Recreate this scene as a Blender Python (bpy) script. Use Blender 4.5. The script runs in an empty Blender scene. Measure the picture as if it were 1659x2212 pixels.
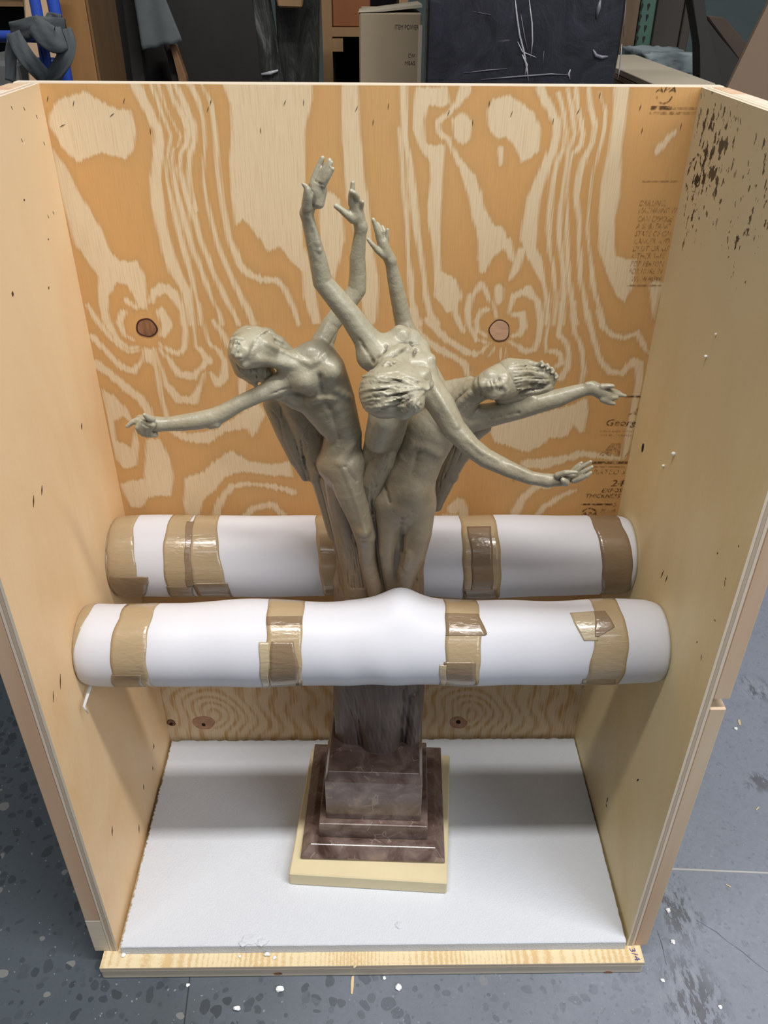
import bpy, bmesh, math, random
import numpy as np
from mathutils import Matrix, Vector

random.seed(7); np.random.seed(7)
sc = bpy.context.scene
COL = sc.collection

# ------------------------------------------------------------------ camera
CAM = np.array([-0.00242933, -0.703123, 1.287193])
YAW, PITCH, ROLL, FPX = 0.0187612, 0.58314643, 0.00842608, 1777.606
IMG_W, IMG_H = 1659.0, 2212.0
cyw, syw, cpt, spt = math.cos(YAW), math.sin(YAW), math.cos(PITCH), math.sin(PITCH)
FWD = np.array([syw * cpt, cyw * cpt, -spt])
RT0 = np.array([cyw, -syw, 0.0])
UP0 = np.cross(RT0, FWD)
RT = RT0 * math.cos(ROLL) + UP0 * math.sin(ROLL)
UP = -RT0 * math.sin(ROLL) + UP0 * math.cos(ROLL)
cam_data = bpy.data.cameras.new('camera')
cam = bpy.data.objects.new('camera', cam_data)
COL.objects.link(cam)
cam_data.sensor_fit = 'HORIZONTAL'
cam_data.sensor_width = 36.0
cam_data.lens = 36.0 * FPX / IMG_W
cam_data.clip_start = 0.01
cam.matrix_world = Matrix(((RT[0], UP[0], -FWD[0], CAM[0]), (RT[1], UP[1], -FWD[1], CAM[1]),
                           (RT[2], UP[2], -FWD[2], CAM[2]), (0, 0, 0, 1)))
sc.camera = cam

# ------------------------------------------------------------------ world, lamps, exposure
world = bpy.data.worlds.new('world'); sc.world = world
world.use_nodes = True
bg = world.node_tree.nodes['Background']
bg.inputs['Color'].default_value = (0.86, 0.93, 1.0, 1)
bg.inputs['Strength'].default_value = 0.15

def area(name, loc, target, sx, sy, power, color):
    l = bpy.data.lights.new(name, 'AREA'); l.shape = 'RECTANGLE'; l.size = sx; l.size_y = sy
    l.energy = power; l.color = color
    o = bpy.data.objects.new(name, l); COL.objects.link(o)
    o.location = loc
    o.rotation_euler = (Vector(target) - Vector(loc)).to_track_quat('-Z', 'Y').to_euler()
    return o
area('ceiling_strip_lamp', (0.6, -0.53, 3.6), (0.6, -0.53, 0), 3.2, 0.19, 175, (1.0, 0.97, 0.92))
area('ceiling_strip_lamp', (0.9, -2.6, 4.3), (0.6, -0.4, 0.4), 4.2, 0.28, 30, (0.95, 0.98, 1.0))
area('right_front_daylight', (3.1, -2.5, 3.1), (-0.3, 0.15, 0.7), 2.2, 2.0, 95, (0.92, 0.96, 1.0))  # unseen broad source at the right front, lights the left wall

sc.view_settings.view_transform = 'Standard'
sc.view_settings.look = 'None'
sc.view_settings.gamma = 1.0
sc.view_settings.use_curve_mapping = False
sc.view_settings.exposure = -0.36

# ------------------------------------------------------------------ rays through the lens (turn a measured point into a place)
def ray(px, py):
    return FWD + RT * (px - IMG_W / 2) / FPX - UP * (py - IMG_H / 2) / FPX
def on_axis(px, py, ax, v):
    d = ray(px, py); s = (v - CAM[ax]) / d[ax]
    return CAM + s * d
def onx(px, py, v): return on_axis(px, py, 0, v)
def ony(px, py, v): return on_axis(px, py, 1, v)
def onz(px, py, v): return on_axis(px, py, 2, v)
def depth(p): return float((np.asarray(p) - CAM) @ FWD)

# ------------------------------------------------------------------ object helpers
def link(name, me, mat=None, parent=None):
    o = bpy.data.objects.new(name, me); COL.objects.link(o)
    if mat is not None:
        for m in (mat if isinstance(mat, (list, tuple)) else [mat]): me.materials.append(m)
    if parent is not None: o.parent = parent
    return o
def tag(o, label=None, cat=None, group=None, kind=None):
    if label: o['label'] = label
    if cat: o['category'] = cat
    if group: o['group'] = group
    if kind: o['kind'] = kind
    return o
def empty(name, loc, label, cat, group=None):
    o = bpy.data.objects.new(name, None); COL.objects.link(o)
    o.location = loc; o.empty_display_size = 0.05
    bpy.context.view_layer.update()
    return tag(o, label, cat, group)
def child(name, me, mat, root):
    """mesh data is given in world space; the part is parented to an unrotated root"""
    o = link(name, me, mat, root)
    o.matrix_parent_inverse = Matrix.Translation(-Vector(world_loc(root)))
    return o
def world_loc(o):
    v = Vector((0, 0, 0))
    while o is not None:
        v = v + o.location if o.type == 'EMPTY' else v
        o = o.parent
    return v
def sub(name, me, mat, part):
    o = link(name, me, mat, part)          # parts keep world-space data, so the sub-part needs no offset
    return o
def mesh_np(name, verts, faces, smooth=True):
    """fast mesh from numpy arrays: verts (n,3), faces (m,4) or (m,3)"""
    me = bpy.data.meshes.new(name)
    n, m, k = len(verts), len(faces), faces.shape[1]
    me.vertices.add(n); me.vertices.foreach_set('co', np.ascontiguousarray(verts, dtype=np.float32).ravel())
    me.loops.add(m * k); me.loops.foreach_set('vertex_index', np.ascontiguousarray(faces, dtype=np.int32).ravel())
    me.polygons.add(m)
    me.polygons.foreach_set('loop_start', np.arange(0, m * k, k, dtype=np.int32))
    me.polygons.foreach_set('loop_total', np.full(m, k, dtype=np.int32))
    me.update(calc_edges=True)
    me.polygons.foreach_set('use_smooth', np.full(m, smooth))
    return me
def bm_mesh(bm, name='mesh', smooth=False):
    me = bpy.data.meshes.new(name)
    bmesh.ops.recalc_face_normals(bm, faces=bm.faces[:])
    bm.to_mesh(me); bm.free()
    if smooth: me.polygons.foreach_set('use_smooth', np.full(len(me.polygons), True))
    return me
def box_bm(lo, hi, bevel=0.0, seg=1, bm=None):
    own = bm or bmesh.new()
    r = bmesh.ops.create_cube(own, size=1.0)
    vs = r['verts']
    for v in vs:
        v.co = Vector([lo[i] + (v.co[i] + 0.5) * (hi[i] - lo[i]) for i in range(3)])
    if bevel > 0:
        es = list({e for v in vs for e in v.link_edges})
        bmesh.ops.bevel(own, geom=es, offset=bevel, segments=seg, affect='EDGES', profile=0.5)
    return own
def box(lo, hi, bevel=0.0, seg=1): return bm_mesh(box_bm(lo, hi, bevel, seg))
def prism(poly, ext, bevel=0.0):
    """poly: list of 3-D points of one face, ext: extrusion vector"""
    bm = bmesh.new()
    a = [bm.verts.new(Vector(p)) for p in poly]
    b = [bm.verts.new(Vector(p) + Vector(ext)) for p in poly]
    bm.faces.new(a); bm.faces.new(b[::-1])
    n = len(a)
    for i in range(n): bm.faces.new((a[i], a[(i + 1) % n], b[(i + 1) % n], b[i]))
    if bevel: bmesh.ops.bevel(bm, geom=bm.edges[:], offset=bevel, segments=1, affect='EDGES')
    return bm_mesh(bm)
def tube(pts, rad, n=14, close=True, flat=None):
    """swept tube through pts (rad: one value or one per point); flat squeezes it along its second axis"""
    pts = [Vector(p) for p in pts]; m = len(pts)
    rad = [rad] * m if not hasattr(rad, '__len__') else rad
    V, F = [], []
    up = Vector((0.13, 0.27, 0.95))
    for i, p in enumerate(pts):
        t = (pts[min(i + 1, m - 1)] - pts[max(i - 1, 0)]).normalized()
        a = t.cross(up)
        a = a.normalized() if a.length > 1e-4 else t.orthogonal().normalized()
        b = t.cross(a).normalized(); up = -b if (-b).dot(up) > 0 else b
        for k in range(n):
            th = 2 * math.pi * k / n
            V.append(p + a * math.cos(th) * rad[i] + b * math.sin(th) * rad[i] * (flat or 1.0))
    for i in range(m - 1):
        for k in range(n):
            F.append((i * n + k, i * n + (k + 1) % n, (i + 1) * n + (k + 1) % n, (i + 1) * n + k))
    me = bpy.data.meshes.new('tube')
    if close:
        F.append(tuple(range(n))[::-1]); F.append(tuple((m - 1) * n + k for k in range(n)))
    me.from_pydata([tuple(v) for v in V], [], F); me.update()
    me.polygons.foreach_set('use_smooth', np.full(len(me.polygons), True))
    return me

# ------------------------------------------------------------------ material helpers
def lin(r, g, b):
    f = lambda c: (c / 255 / 12.92) if c / 255 <= 0.04045 else ((c / 255 + 0.055) / 1.055) ** 2.4
    return (f(r), f(g), f(b), 1.0)
class Mat:
    def __init__(s, name, rough=0.6, base=None, spec=0.5):
        s.m = bpy.data.materials.new(name); s.m.use_nodes = True
        s.t = s.m.node_tree; s.b = s.t.nodes['Principled BSDF']
        s.b.inputs['Roughness'].default_value = rough
        s.b.inputs['Specular IOR Level'].default_value = spec
        if base: s.b.inputs['Base Color'].default_value = base
        s._pos = None
    def n(s, typ, **kw):
        nd = s.t.nodes.new('ShaderNode' + typ)
        for k, v in kw.items():
            if k in nd.inputs.keys(): nd.inputs[k].default_value = v
            else: setattr(nd, k, v)
        return nd
    def l(s, a, b): s.t.links.new(a, b)
    def pos(s):
        if s._pos is None: s._pos = s.n('TexCoord').outputs['Object']
        return s._pos
    def wpos(s): return s.n('NewGeometry').outputs['Position']
    def mapped(s, scale=(1, 1, 1), rot=(0, 0, 0), loc=(0, 0, 0), src=None):
        mp = s.n('Mapping'); mp.inputs['Scale'].default_value = scale
        mp.inputs['Rotation'].default_value = rot; mp.inputs['Location'].default_value = loc
        s.l(src or s.pos(), mp.inputs['Vector']); return mp.outputs['Vector']
    def noise(s, vec, scale, detail=4, rough=0.55, dist=0.0):
        nd = s.n('TexNoise'); nd.inputs['Scale'].default_value = scale; nd.inputs['Detail'].default_value = detail
        nd.inputs['Roughness'].default_value = rough; nd.inputs['Distortion'].default_value = dist
        s.l(vec, nd.inputs['Vector']); return nd.outputs['Fac']
    def voro(s, vec, scale, feature='F1', out='Distance'):
        nd = s.n('TexVoronoi'); nd.feature = feature; nd.inputs['Scale'].default_value = scale
        s.l(vec, nd.inputs['Vector']); return nd.outputs[out]
    def ramp(s, fac, stops):
        nd = s.n('ValToRGB'); e = nd.color_ramp.elements
        while len(e) < len(stops): e.new(0.5)
        for i, (p, c) in enumerate(stops):
            e[i].position = p; e[i].color = c if hasattr(c, '__len__') else (c, c, c, 1)
        s.l(fac, nd.inputs['Fac']); return nd.outputs['Color']
    def math(s, op, a, b=None, clamp=False):
        nd = s.n('Math'); nd.operation = op; nd.use_clamp = clamp
        for i, v in enumerate((a, b)):
            if v is None: continue
            if isinstance(v, (int, float)): nd.inputs[i].default_value = v
            else: s.l(v, nd.inputs[i])
        return nd.outputs[0]
    def mix(s, fac, a, b, blend='MIX'):
        nd = s.n('Mix'); nd.data_type = 'RGBA'; nd.blend_type = blend
        for sock, v in ((nd.inputs[0], fac), (nd.inputs[6], a), (nd.inputs[7], b)):
            if isinstance(v, (int, float)): sock.default_value = v
            elif hasattr(v, '__len__'): sock.default_value = v
            else: s.l(v, sock)
        return nd.outputs[2]
    def sep(s, vec):
        nd = s.n('SeparateXYZ'); s.l(vec, nd.inputs[0]); return nd.outputs
    def near(s, p, radii, soft=1.0):
        """1 near world point p, falling to 0 at the ellipsoid of radii"""
        v = s.n('VectorMath'); v.operation = 'SUBTRACT'; s.l(s.wpos(), v.inputs[0]); v.inputs[1].default_value = tuple(p)
        w = s.n('VectorMath'); w.operation = 'DIVIDE'; s.l(v.outputs[0], w.inputs[0]); w.inputs[1].default_value = radii
        ln = s.n('VectorMath'); ln.operation = 'LENGTH'; s.l(w.outputs[0], ln.inputs[0])
        return s.math('SUBTRACT', 1.0, ln.outputs['Value'], clamp=True)
    def col(s, c): s.l(c, s.b.inputs['Base Color']); return s
    def rough(s, c): s.l(c, s.b.inputs['Roughness']); return s
    def bump(s, h, strength=0.3, dist=0.001):
        nd = s.n('Bump'); nd.inputs['Strength'].default_value = strength; nd.inputs['Distance'].default_value = dist
        s.l(h, nd.inputs['Height']); s.l(nd.outputs['Normal'], s.b.inputs['Normal']); return s
def plain(name, c, rough=0.6, var=0.12, scale=8, stretch=(1, 1, 1), spec=0.4, bump=0.0, bscale=60):
    m = Mat(name, rough, spec=spec)
    v = m.mapped(stretch)
    f = m.noise(v, scale, 5)
    d = tuple(x * (1 - var) for x in c[:3]) + (1,); u = tuple(min(1, x * (1 + var)) for x in c[:3]) + (1,)
    m.col(m.ramp(f, [(0.3, d), (0.7, u)]))
    if bump: m.bump(m.noise(v, bscale, 4), bump)
    return m.m
# ------------------------------------------------------------------ floor and back wall of the warehouse
FZ = -0.035
m = Mat('ground_concrete', 0.55, spec=0.35)
wp = m.wpos()
vw = m.mapped((1, 1, 1), src=wp)
wob = m.noise(vw, 9, 4)
big = m.noise(vw, 2.3, 3)
x_, y_, z_ = m.sep(wp)
# worn, dusty right, polished left; light and crate shade also put into colour
side = m.math('ADD', m.math('MULTIPLY', x_, 1.1), m.math('MULTIPLY', m.math('SUBTRACT', big, 0.5), 1.2))
side = m.math('ADD', side, 0.42, clamp=True)
base = m.mix(side, lin(78, 86, 93), lin(140, 146, 159))
fine = m.noise(vw, 160, 3, 0.7)
base = m.mix(m.math('MULTIPLY', fine, 0.35), base, lin(60, 66, 74), 'MIX')
dv = m.n('VectorMath'); dv.operation = 'ADD'; m.l(vw, dv.inputs[0])
nz = m.n('TexNoise'); nz.inputs['Scale'].default_value = 22; m.l(vw, nz.inputs['Vector'])
ns = m.n('VectorMath'); ns.operation = 'SCALE'; m.l(nz.outputs['Color'], ns.inputs[0]); ns.inputs['Scale'].default_value = 0.03
m.l(ns.outputs[0], dv.inputs[1])
agg = m.voro(dv.outputs[0], 58, 'F1'); aggc = m.voro(dv.outputs[0], 58, 'F1', 'Color')
r_, g_, b_ = m.sep(aggc)[:3]
stone = m.math('MULTIPLY', m.math('LESS_THAN', agg, m.math('MULTIPLY', r_, 0.58)), m.math('SUBTRACT', 1.15, m.math('MULTIPLY', side, 1.02), clamp=True))
dark = m.math('MULTIPLY', stone, m.math('GREATER_THAN', g_, 0.14))
lite = m.math('MULTIPLY', stone, m.math('LESS_THAN', g_, 0.07))
base = m.mix(m.math('MULTIPLY', dark, m.math('ADD', 0.2, m.math('MULTIPLY', b_, 0.5))), base, lin(44, 51, 56))
base = m.mix(m.math('MULTIPLY', lite, 0.6), base, lin(139, 137, 134))
agg2 = m.voro(dv.outputs[0], 120, 'F1'); c2 = m.sep(m.voro(dv.outputs[0], 120, 'F1', 'Color'))
spk = m.math('MULTIPLY', m.math('LESS_THAN', agg2, 0.16), m.math('GREATER_THAN', c2[0], 0.80))
base = m.mix(m.math('MULTIPLY', spk, 0.5), base, lin(160, 164, 170))
spd = m.math('MULTIPLY', m.math('LESS_THAN', agg2, 0.3), m.math('GREATER_THAN', c2[1], 0.78))
base = m.mix(m.math('MULTIPLY', spd, 0.22), base, lin(58, 62, 68))
# spalled patches and a hairline crack on the right
rough_n = m.noise(m.mapped((1.6, 0.6, 1), rot=(0, 0, 0.5), src=wp), 42, 5, 0.7)
hh = rough_n
for (px, py, ra, rb) in ((1465, 1965, .05, .075), (1500, 2165, .06, .10), (1630, 1487, .05, .05), (1640, 1690, .04, .03)):
    q = m.near(onz(px, py, FZ), (ra, rb, 1.0))
    msk = m.math('MULTIPLY', m.math('MULTIPLY', q, 1.6, clamp=True), m.math('GREATER_THAN', rough_n, 0.52))
    base = m.mix(m.math('MULTIPLY', msk, 0.6), base, lin(72, 70, 70))
    msk2 = m.math('MULTIPLY', q, m.math('LESS_THAN', rough_n, 0.43))
    base = m.mix(m.math('MULTIPLY', msk2, 0.7), base, lin(152, 158, 164))
m.col(base); m.rough(m.ramp(wob, [(0.3, 0.38), (0.75, 0.62)]))
m.bump(m.math('ADD', m.math('MULTIPLY', fine, 0.5), m.math('MULTIPLY', rough_n, 0.5)), 0.25, 0.002)
FLOOR_MAT = m.m
floor_o = tag(link('floor', box((-4.5, -3.0, FZ - 0.1), (4.5, 5.0, FZ)), FLOOR_MAT), kind='structure')
# saw-cut joints: a pale one on the right, a thin dark one lower left
def strip_between(a, b, w, h, name, mat):
    a = Vector(a); b = Vector(b); d = (b - a).normalized(); s = Vector((-d.y, d.x, 0)) * w / 2
    return sub(name, prism([a - s, b - s, b + s, a + s], (0, 0, h)), mat, floor_o)
J1 = onz(1449, 1877, FZ); J2 = onz(1659, 1886, FZ); d = J2 - J1
strip_between(J1 - d * 0.6, J1 + d * 9, 0.0032, 0.0006, 'joint_filler', plain('joint_filler', lin(178, 178, 176), 0.7))
J1 = onz(411, 2104, FZ); J2 = onz(398, 2212, FZ); d = J2 - J1
strip_between(J1, J1 + d * 6, 0.0018, 0.0004, 'joint_crack', plain('joint_crack', lin(48, 50, 56), 0.8))
def crack(pix, w):
    pts = [Vector(onz(px, py, FZ + 0.0002)) for px, py in pix]
    bm = bmesh.new(); prev = None
    for i, p in enumerate(pts):
        t = (pts[min(i + 1, len(pts) - 1)] - pts[max(i - 1, 0)]).normalized(); s = Vector((-t.y, t.x, 0))
        ww = w * (0.25 + random.random()) * (0.4 if i in (0, len(pts) - 1) else 1)
        c = [bm.verts.new(p + s * ww), bm.verts.new(p + Vector((0, 0, 0.0004))), bm.verts.new(p - s * ww)]
        if prev:
            bm.faces.new((prev[0], c[0], c[1], prev[1])); bm.faces.new((prev[1], c[1], c[2], prev[2]))
        prev = c
    return bm_mesh(bm)
crk = plain('crack_dark', lin(84, 88, 97), 0.9)
sub('floor_crack', crack([(1505, 1988), (1523, 1999), (1547, 2013), (1570, 2033), (1600, 2053), (1628, 2077), (1659, 2100)], .0007), crk, floor_o)
sub('floor_crack', crack([(1420, 2010), (1425, 2026), (1431, 2045), (1434, 2060), (1440, 2085)], .0012), crk, floor_o)

tag(link('wall_back', box((-4.5, 4.6, FZ), (4.5, 4.8, 3.6)), plain('painted_block', lin(92, 104, 104), 0.8, 0.06)), kind='structure')

# ------------------------------------------------------------------ plywood: light figure of the veneer, drawn in the plane of the panel
BY = 0.41           # inner face of the back panel
HW = 0.40           # half the inner width
HZ = 1.17           # height
F = {'T': (100, 170, 600 / 1659), 'U': (860, 170, 600 / 1659), 'A': (90, 600, 620 / 1659), 'B': (860, 600, 600 / 1659), 'P': (0, 0, 1.0)}
LINES = [
 ('T', (525,20,30),(600,170,30),(665,300,25),(675,380,30),(665,480,32),(655,600,32),(670,750,38),(690,880,32),(725,1020,38),(770,1150,35),(840,1270,30),(860,1380,22),(870,1465,18)),
 ('T', (620,20,10),(670,150,10),(710,250,10),(745,340,10),(735,400,10),(720,480,8),(722,600,10),(755,760,14),(790,920,16),(830,1060,18),(870,1200,14),(905,1340,10),(915,1465,10)),
 ('T', (665,20,8),(700,130,8),(750,250,8),(800,340,10),(790,395,8),(755,430,8),(745,520,8),(765,620,10),(800,740,12),(840,900,16),(885,1040,16),(940,1180,16),(985,1300,14),(1030,1400,14),(1050,1465,14)),
 ('T', (720,20,14),(760,120,16),(810,220,18),(850,300,16),(840,380,14),(800,450,14),(790,540,16),(820,650,16),(860,760,18),(900,900,16),(950,1040,14),(1000,1160,14),(1060,1290,16),(1110,1390,14),(1150,1465,12)),
 ('T', (770,40,16),(830,160,16),(880,280,16),(885,370,12),(855,460,14),(848,560,14),(860,680,12),(890,780,12)),
 ('T', (850,25,14),(910,130,14),(938,250,9),(945,380,9),(938,500,9),(940,620,11),(965,760,14),(995,880,14),(1030,1010,15),(1090,1150,15),(1150,1280,18),(1210,1400,18),(1240,1465,18)),
 ('T', (930,30,10),(985,160,14),(1000,260,12),(1012,400,11),(1020,540,11),(1040,680,12),(1065,820,16),(1095,960,16),(1150,1100,22),(1200,1160,22),(1280,1200,18),(1380,1205,20),(1420,1250,20),(1470,1360,14),(1510,1465,12)),
 ('T', (620,1330,12),(640,1270,18),(700,1240,20),(770,1280,20),(810,1380,16),(820,1465,16)),
 ('P', (757,190,18),(760,300,20),(772,420,22),(785,520,18),(795,600,22),(800,690,12)),
 ('A', (345,0,14),(350,150,18),(380,260,20),(440,360,14),(510,410,12),(560,400,8)),
 ('A', (490,130,16),(540,170,18)), ('A', (470,200,20),(450,260,20),(480,330,14),(530,360,8)),
 ('A', (690,200,26),(725,270,32),(700,330,18)),
 ('A', (640,140,12),(655,80,20),(710,70,20),(770,110,20),(815,200,14),(830,300,14),(825,400,14),(790,440,18),(720,412,10),(680,380,6)),
 ('A', (800,20,24),(850,120,18),(870,220,14),(885,330,12),(890,400,14),(930,430,16),(965,480,20),(920,520,14),(880,570,22),(800,560,25),(740,480,14),(680,410,6)),
 ('A', (915,150,8),(930,250,8),(960,370,10),(1020,420,12),(1060,480,15),(1060,570,25),(1020,610,20),(970,550,10)),
 ('A', (990,250,14),(1050,330,18),(1080,400,14)),
 ('A', (650,410,5),(690,520,9),(720,620,18),(790,700,28),(880,710,24),(920,620,14),(930,560,9)),
 ('A', (640,420,5),(670,560,10),(690,680,14),(720,780,16),(730,860,14)),
 ('A', (265,160,8),(330,260,16),(400,350,12),(500,430,10),(570,420,5)),
 ('A', (290,340,18),(380,430,16),(450,510,18),(530,540,20),(580,480,10),(588,410,5)),
 ('A', (320,500,28),(400,560,24),(480,630,24),(560,690,26),(610,760,26),(630,810,18)),
 ('A', (1000,1400,25),(1030,1300,22),(1090,1210,18),(1180,1190,12),(1300,1200,14),(1400,1220,18),(1450,1240,18)),
 ('A', (1160,1390,16),(1230,1330,18),(1330,1310,20),(1400,1370,16)),
 ('U', (35,40,18),(35,200,18),(40,350,16),(70,480,14),(80,600,18),(95,750,20),(105,880,20),(130,1000,18),(150,1150,16),(165,1290,20),(190,1400,20),(230,1465,18)),
 ('U', (5,300,10),(25,500,10),(30,650,10),(55,900,8),(60,1050,12),(75,1200,18),(75,1300,16),(110,1420,18),(130,1465,18)),
 ('U', (400,60,35),(350,150,20),(290,220,12),(230,260,12),(240,320,12),(300,360,14),(330,440,14),(380,520,20),(430,600,38),(460,700,38),(480,800,42),(520,900,55),(560,960,85),(520,1070,42),(505,1140,18)),
 ('U', (650,980,30),(680,1080,14)), ('U', (615,420,14),(615,510,9)),
 ('U', (850,60,25),(900,160,26),(945,260,26),(945,340,24),(920,430,25),(880,520,28),(845,620,35),(810,720,42),(790,850,45),(780,950,50),(790,1020,34),(830,1100,32),(870,1220,14),(890,1330,12),(885,1465,10)),
 ('U', (735,1030,22),(700,1140,24),(665,1200,10)),
 ('U', (960,90,14),(990,200,14),(1000,320,14),(985,420,12),(950,500,12),(925,620,12),(910,760,14),(900,900,14),(905,1030,12),(930,1150,10),(945,1280,10),(930,1465,10)),
 ('U', (1010,60,10),(1040,200,12),(1055,330,12),(1020,430,10),(1000,560,10),(965,760,14),(960,900,16),(975,1050,14),(990,1200,14),(990,1350,14),(985,1465,12)),
 ('U', (1060,60,10),(1080,200,12),(1105,330,12),(1090,400,10),(1040,450,12),(1020,550,10),(1010,700,10),(1005,850,12),(1010,1000,12),(1020,1200,14),(1040,1350,14),(1070,1465,14)),
 ('U', (1140,60,16),(1150,180,16),(1180,280,14),(1165,380,12),(1110,480,14),(1080,580,14),(1065,700,12),(1080,850,12),(1080,1000,12),(1090,1180,14),(1110,1320,14),(1140,1465,14)),
 ('U', (1205,80,6),(1235,200,8),(1235,300,8),(1195,430,8),(1160,570,8),(1140,750,8),(1130,900,8),(1150,1100,8),(1170,1250,12),(1210,1400,14),(1230,1465,14)),
 ('U', (1540,1240,38),(1532,1340,20),(1530,1440,4)), ('U', (1650,320,15),(1550,430,16)),
 ('U', (605,1260,30),(605,1320,26)),
 ('U', (490,1230,14),(440,1300,16),(420,1400,16),(425,1465,16)), ('U', (500,1230,14),(535,1290,12),(570,1360,10),(585,1420,7)),
 ('U', (655,1400,8),(690,1300,18),(770,1265,24),(825,1320,20),(850,1420,20),(850,1465,20)),
 ('B', (430,110,16),(410,190,16),(420,280,14),(470,370,12),(540,390,7)),
 ('B', (545,190,10),(500,195,14),(470,260,16),(480,320,14),(530,350,8)),
 ('B', (780,70,22),(835,150,20),(850,260,20),(840,360,18),(815,430,16),(760,440,16),(700,400,10),(660,380,5)),
 ('B', (690,220,12),(740,220,20),(750,290,22),(720,340,16),(680,350,6)),
 ('B', (885,150,10),(900,280,8),(880,380,8),(890,440,10),(940,440,12),(970,460,16),(980,510,18),(940,530,12)),
 ('B', (980,150,12),(970,260,12),(960,340,14),(1000,380,16),(1020,450,16),(1010,540,20),(970,600,20)),
 ('B', (1050,150,14),(1040,230,14),(1060,330,14),(1100,440,14),(1110,560,16),(1090,640,10)),
 ('B', (1130,200,14),(1150,300,14),(1180,400,14),(1210,500,18),(1260,560,14),(1340,570,20),(1400,500,24),(1440,520,24),(1440,620,22),(1415,720,22),(1395,850,22),(1370,960,22),(1350,1060,18)),
 ('B', (1200,200,20),(1220,280,20),(1270,340,14),(1350,360,14),(1430,330,14),(1460,390,14),(1495,450,8)),
 ('B', (70,200,20),(130,340,20),(230,420,20),(330,470,20),(400,520,20),(420,580,16)),
 ('B', (170,250,18),(280,360,20),(400,440,20),(470,460,16),(520,420,9),(550,390,5)),
 ('B', (250,100,36),(330,110,30),(340,220,20),(390,320,14)), ('B', (615,430,4),(618,480,5)), ('B', (640,420,3),(650,480,4)),
 ('B', (575,420,4),(540,470,6)),
 ('B', (760,1110,28),(870,1110,34),(1000,1080,24),(1100,1050,22),(1170,1060,20),(1340,1080,10)),
 ('B', (700,1400,30),(740,1320,24),(830,1240,20),(900,1250,14)), ('B', (810,1440,18),(870,1370,18),(1000,1290,16),(1060,1270,10)),
 ('B', (330,1380,38),(370,1340,28),(400,1440,28),(270,1430,24)),
 ('P', (620,1325,10),(640,1345,8)), ('P', (350,1320,7),(370,1350,7)), ('P', (420,1310,5),(425,1340,5)), ('P', (450,1310,6),(455,1340,6)), ('P', (1060,1310,5),(1065,1340,5)), ('P', (1150,1305,6),(1160,1340,6)),
 ('P', (935,1310,8),(930,1340,8)), ('P', (1000,1310,5),(1005,1345,5)),
]
POLYS = [
 ('T', (1045,20),(1100,150),(1110,300),(1095,500),(1105,700),(1130,880),(1170,840),(1210,870),(1250,930),(1330,1035),(1390,1000),(1480,1110),(1530,1150),(1540,1300),(1590,1465),(1640,1465),(1600,1200),(1540,1000),(1530,800),(1545,500),(1545,300),(1590,120),(1590,20)),
 ('T', (70,130),(230,70),(330,140),(420,180),(500,190),(530,300),(520,420),(480,480),(330,440),(180,500),(90,400),(20,280),(20,210)),
 ('T', (40,420),(130,550),(200,690),(330,900),(370,1010),(440,1090),(540,1090),(590,1180),(600,1380),(560,1370),(480,1230),(420,1220),(370,1300),(365,1420),(330,1440),(320,1190),(250,1090),(180,1000),(120,800),(60,560)),
 ('P', (690,400),(735,430),(745,520),(722,610),(700,570),(690,480)),
 ('A', (590,400),(640,420),(645,510),(600,480)),
 ('A', (345,640),(420,680),(490,760),(530,840),(470,800),(420,830),(430,940),(520,980),(540,880),(560,960),(550,1090),(470,1100),(430,1050),(390,880)),
 ('A', (600,930),(680,930),(740,1040),(760,1150),(750,1260),(680,1260),(620,1270),(580,1330),(510,1320),(450,1190),(590,1160),(600,1040)),
 ('A', (730,880),(850,900),(1000,880),(1080,830),(1250,720),(1290,790),(1240,900),(1210,920),(1190,870),(1060,890),(960,960),(860,950),(780,920)),
 ('A', (1140,570),(1190,600),(1170,680),(1140,700)),
 ('A', (830,1160),(930,1120),(1000,1060),(1090,1000),(1200,1060),(1340,1080),(1430,1060),(1450,1150),(1300,1140),(1150,1120),(1060,1150),(1000,1230),(930,1290),(905,1390),(850,1390),(825,1300)),
 ('U', (105,50),(300,50),(310,150),(250,165),(180,165),(155,250),(165,380),(215,400),(280,400),(270,550),(265,700),(250,900),(255,1150),(350,1200),(380,1300),(340,1400),(290,1390),(220,1300),(215,1150),(205,1000),(180,850),(175,750),(195,600),(190,500),(130,420),(85,300),(90,150)),
 ('U', (320,240),(390,200),(440,260),(430,360),(390,395),(330,350)),
 ('U', (560,130),(660,90),(720,140),(810,200),(850,300),(840,430),(790,470),(740,500),(700,410),(650,350),(580,350),(535,290),(530,190)),
 ('U', (1280,40),(1380,40),(1360,250),(1340,400),(1320,700),(1290,850),(1300,1060),(1380,1080),(1420,1080),(1400,1250),(1350,1340),(1300,1290),(1240,1150),(1200,1020),(1195,850),(1215,650),(1255,420),(1280,250)),
 ('B', (640,860),(800,820),(1000,770),(1130,720),(1140,800),(1110,920),(1080,920),(1050,880),(1010,940),(970,960),(900,950),(860,1000),(770,1040),(700,1020),(580,980),(530,900)),
]
PXM = 1 / 1290.0          # metres on the panel per photo pixel, mid-panel
def to_panel(tagc, x, y):
    ox, oy, s = F[tagc]; p = ony(ox + x * s, oy + y * s, BY); return p[0], p[2]
NX, NZ = 330, 470
gx = np.linspace(-0.43, 0.43, NX); gz = np.linspace(0.0, HZ, NZ)
GX, GZ = np.meshgrid(gx, gz)
grain = np.full(GX.shape, -40.0)
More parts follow.
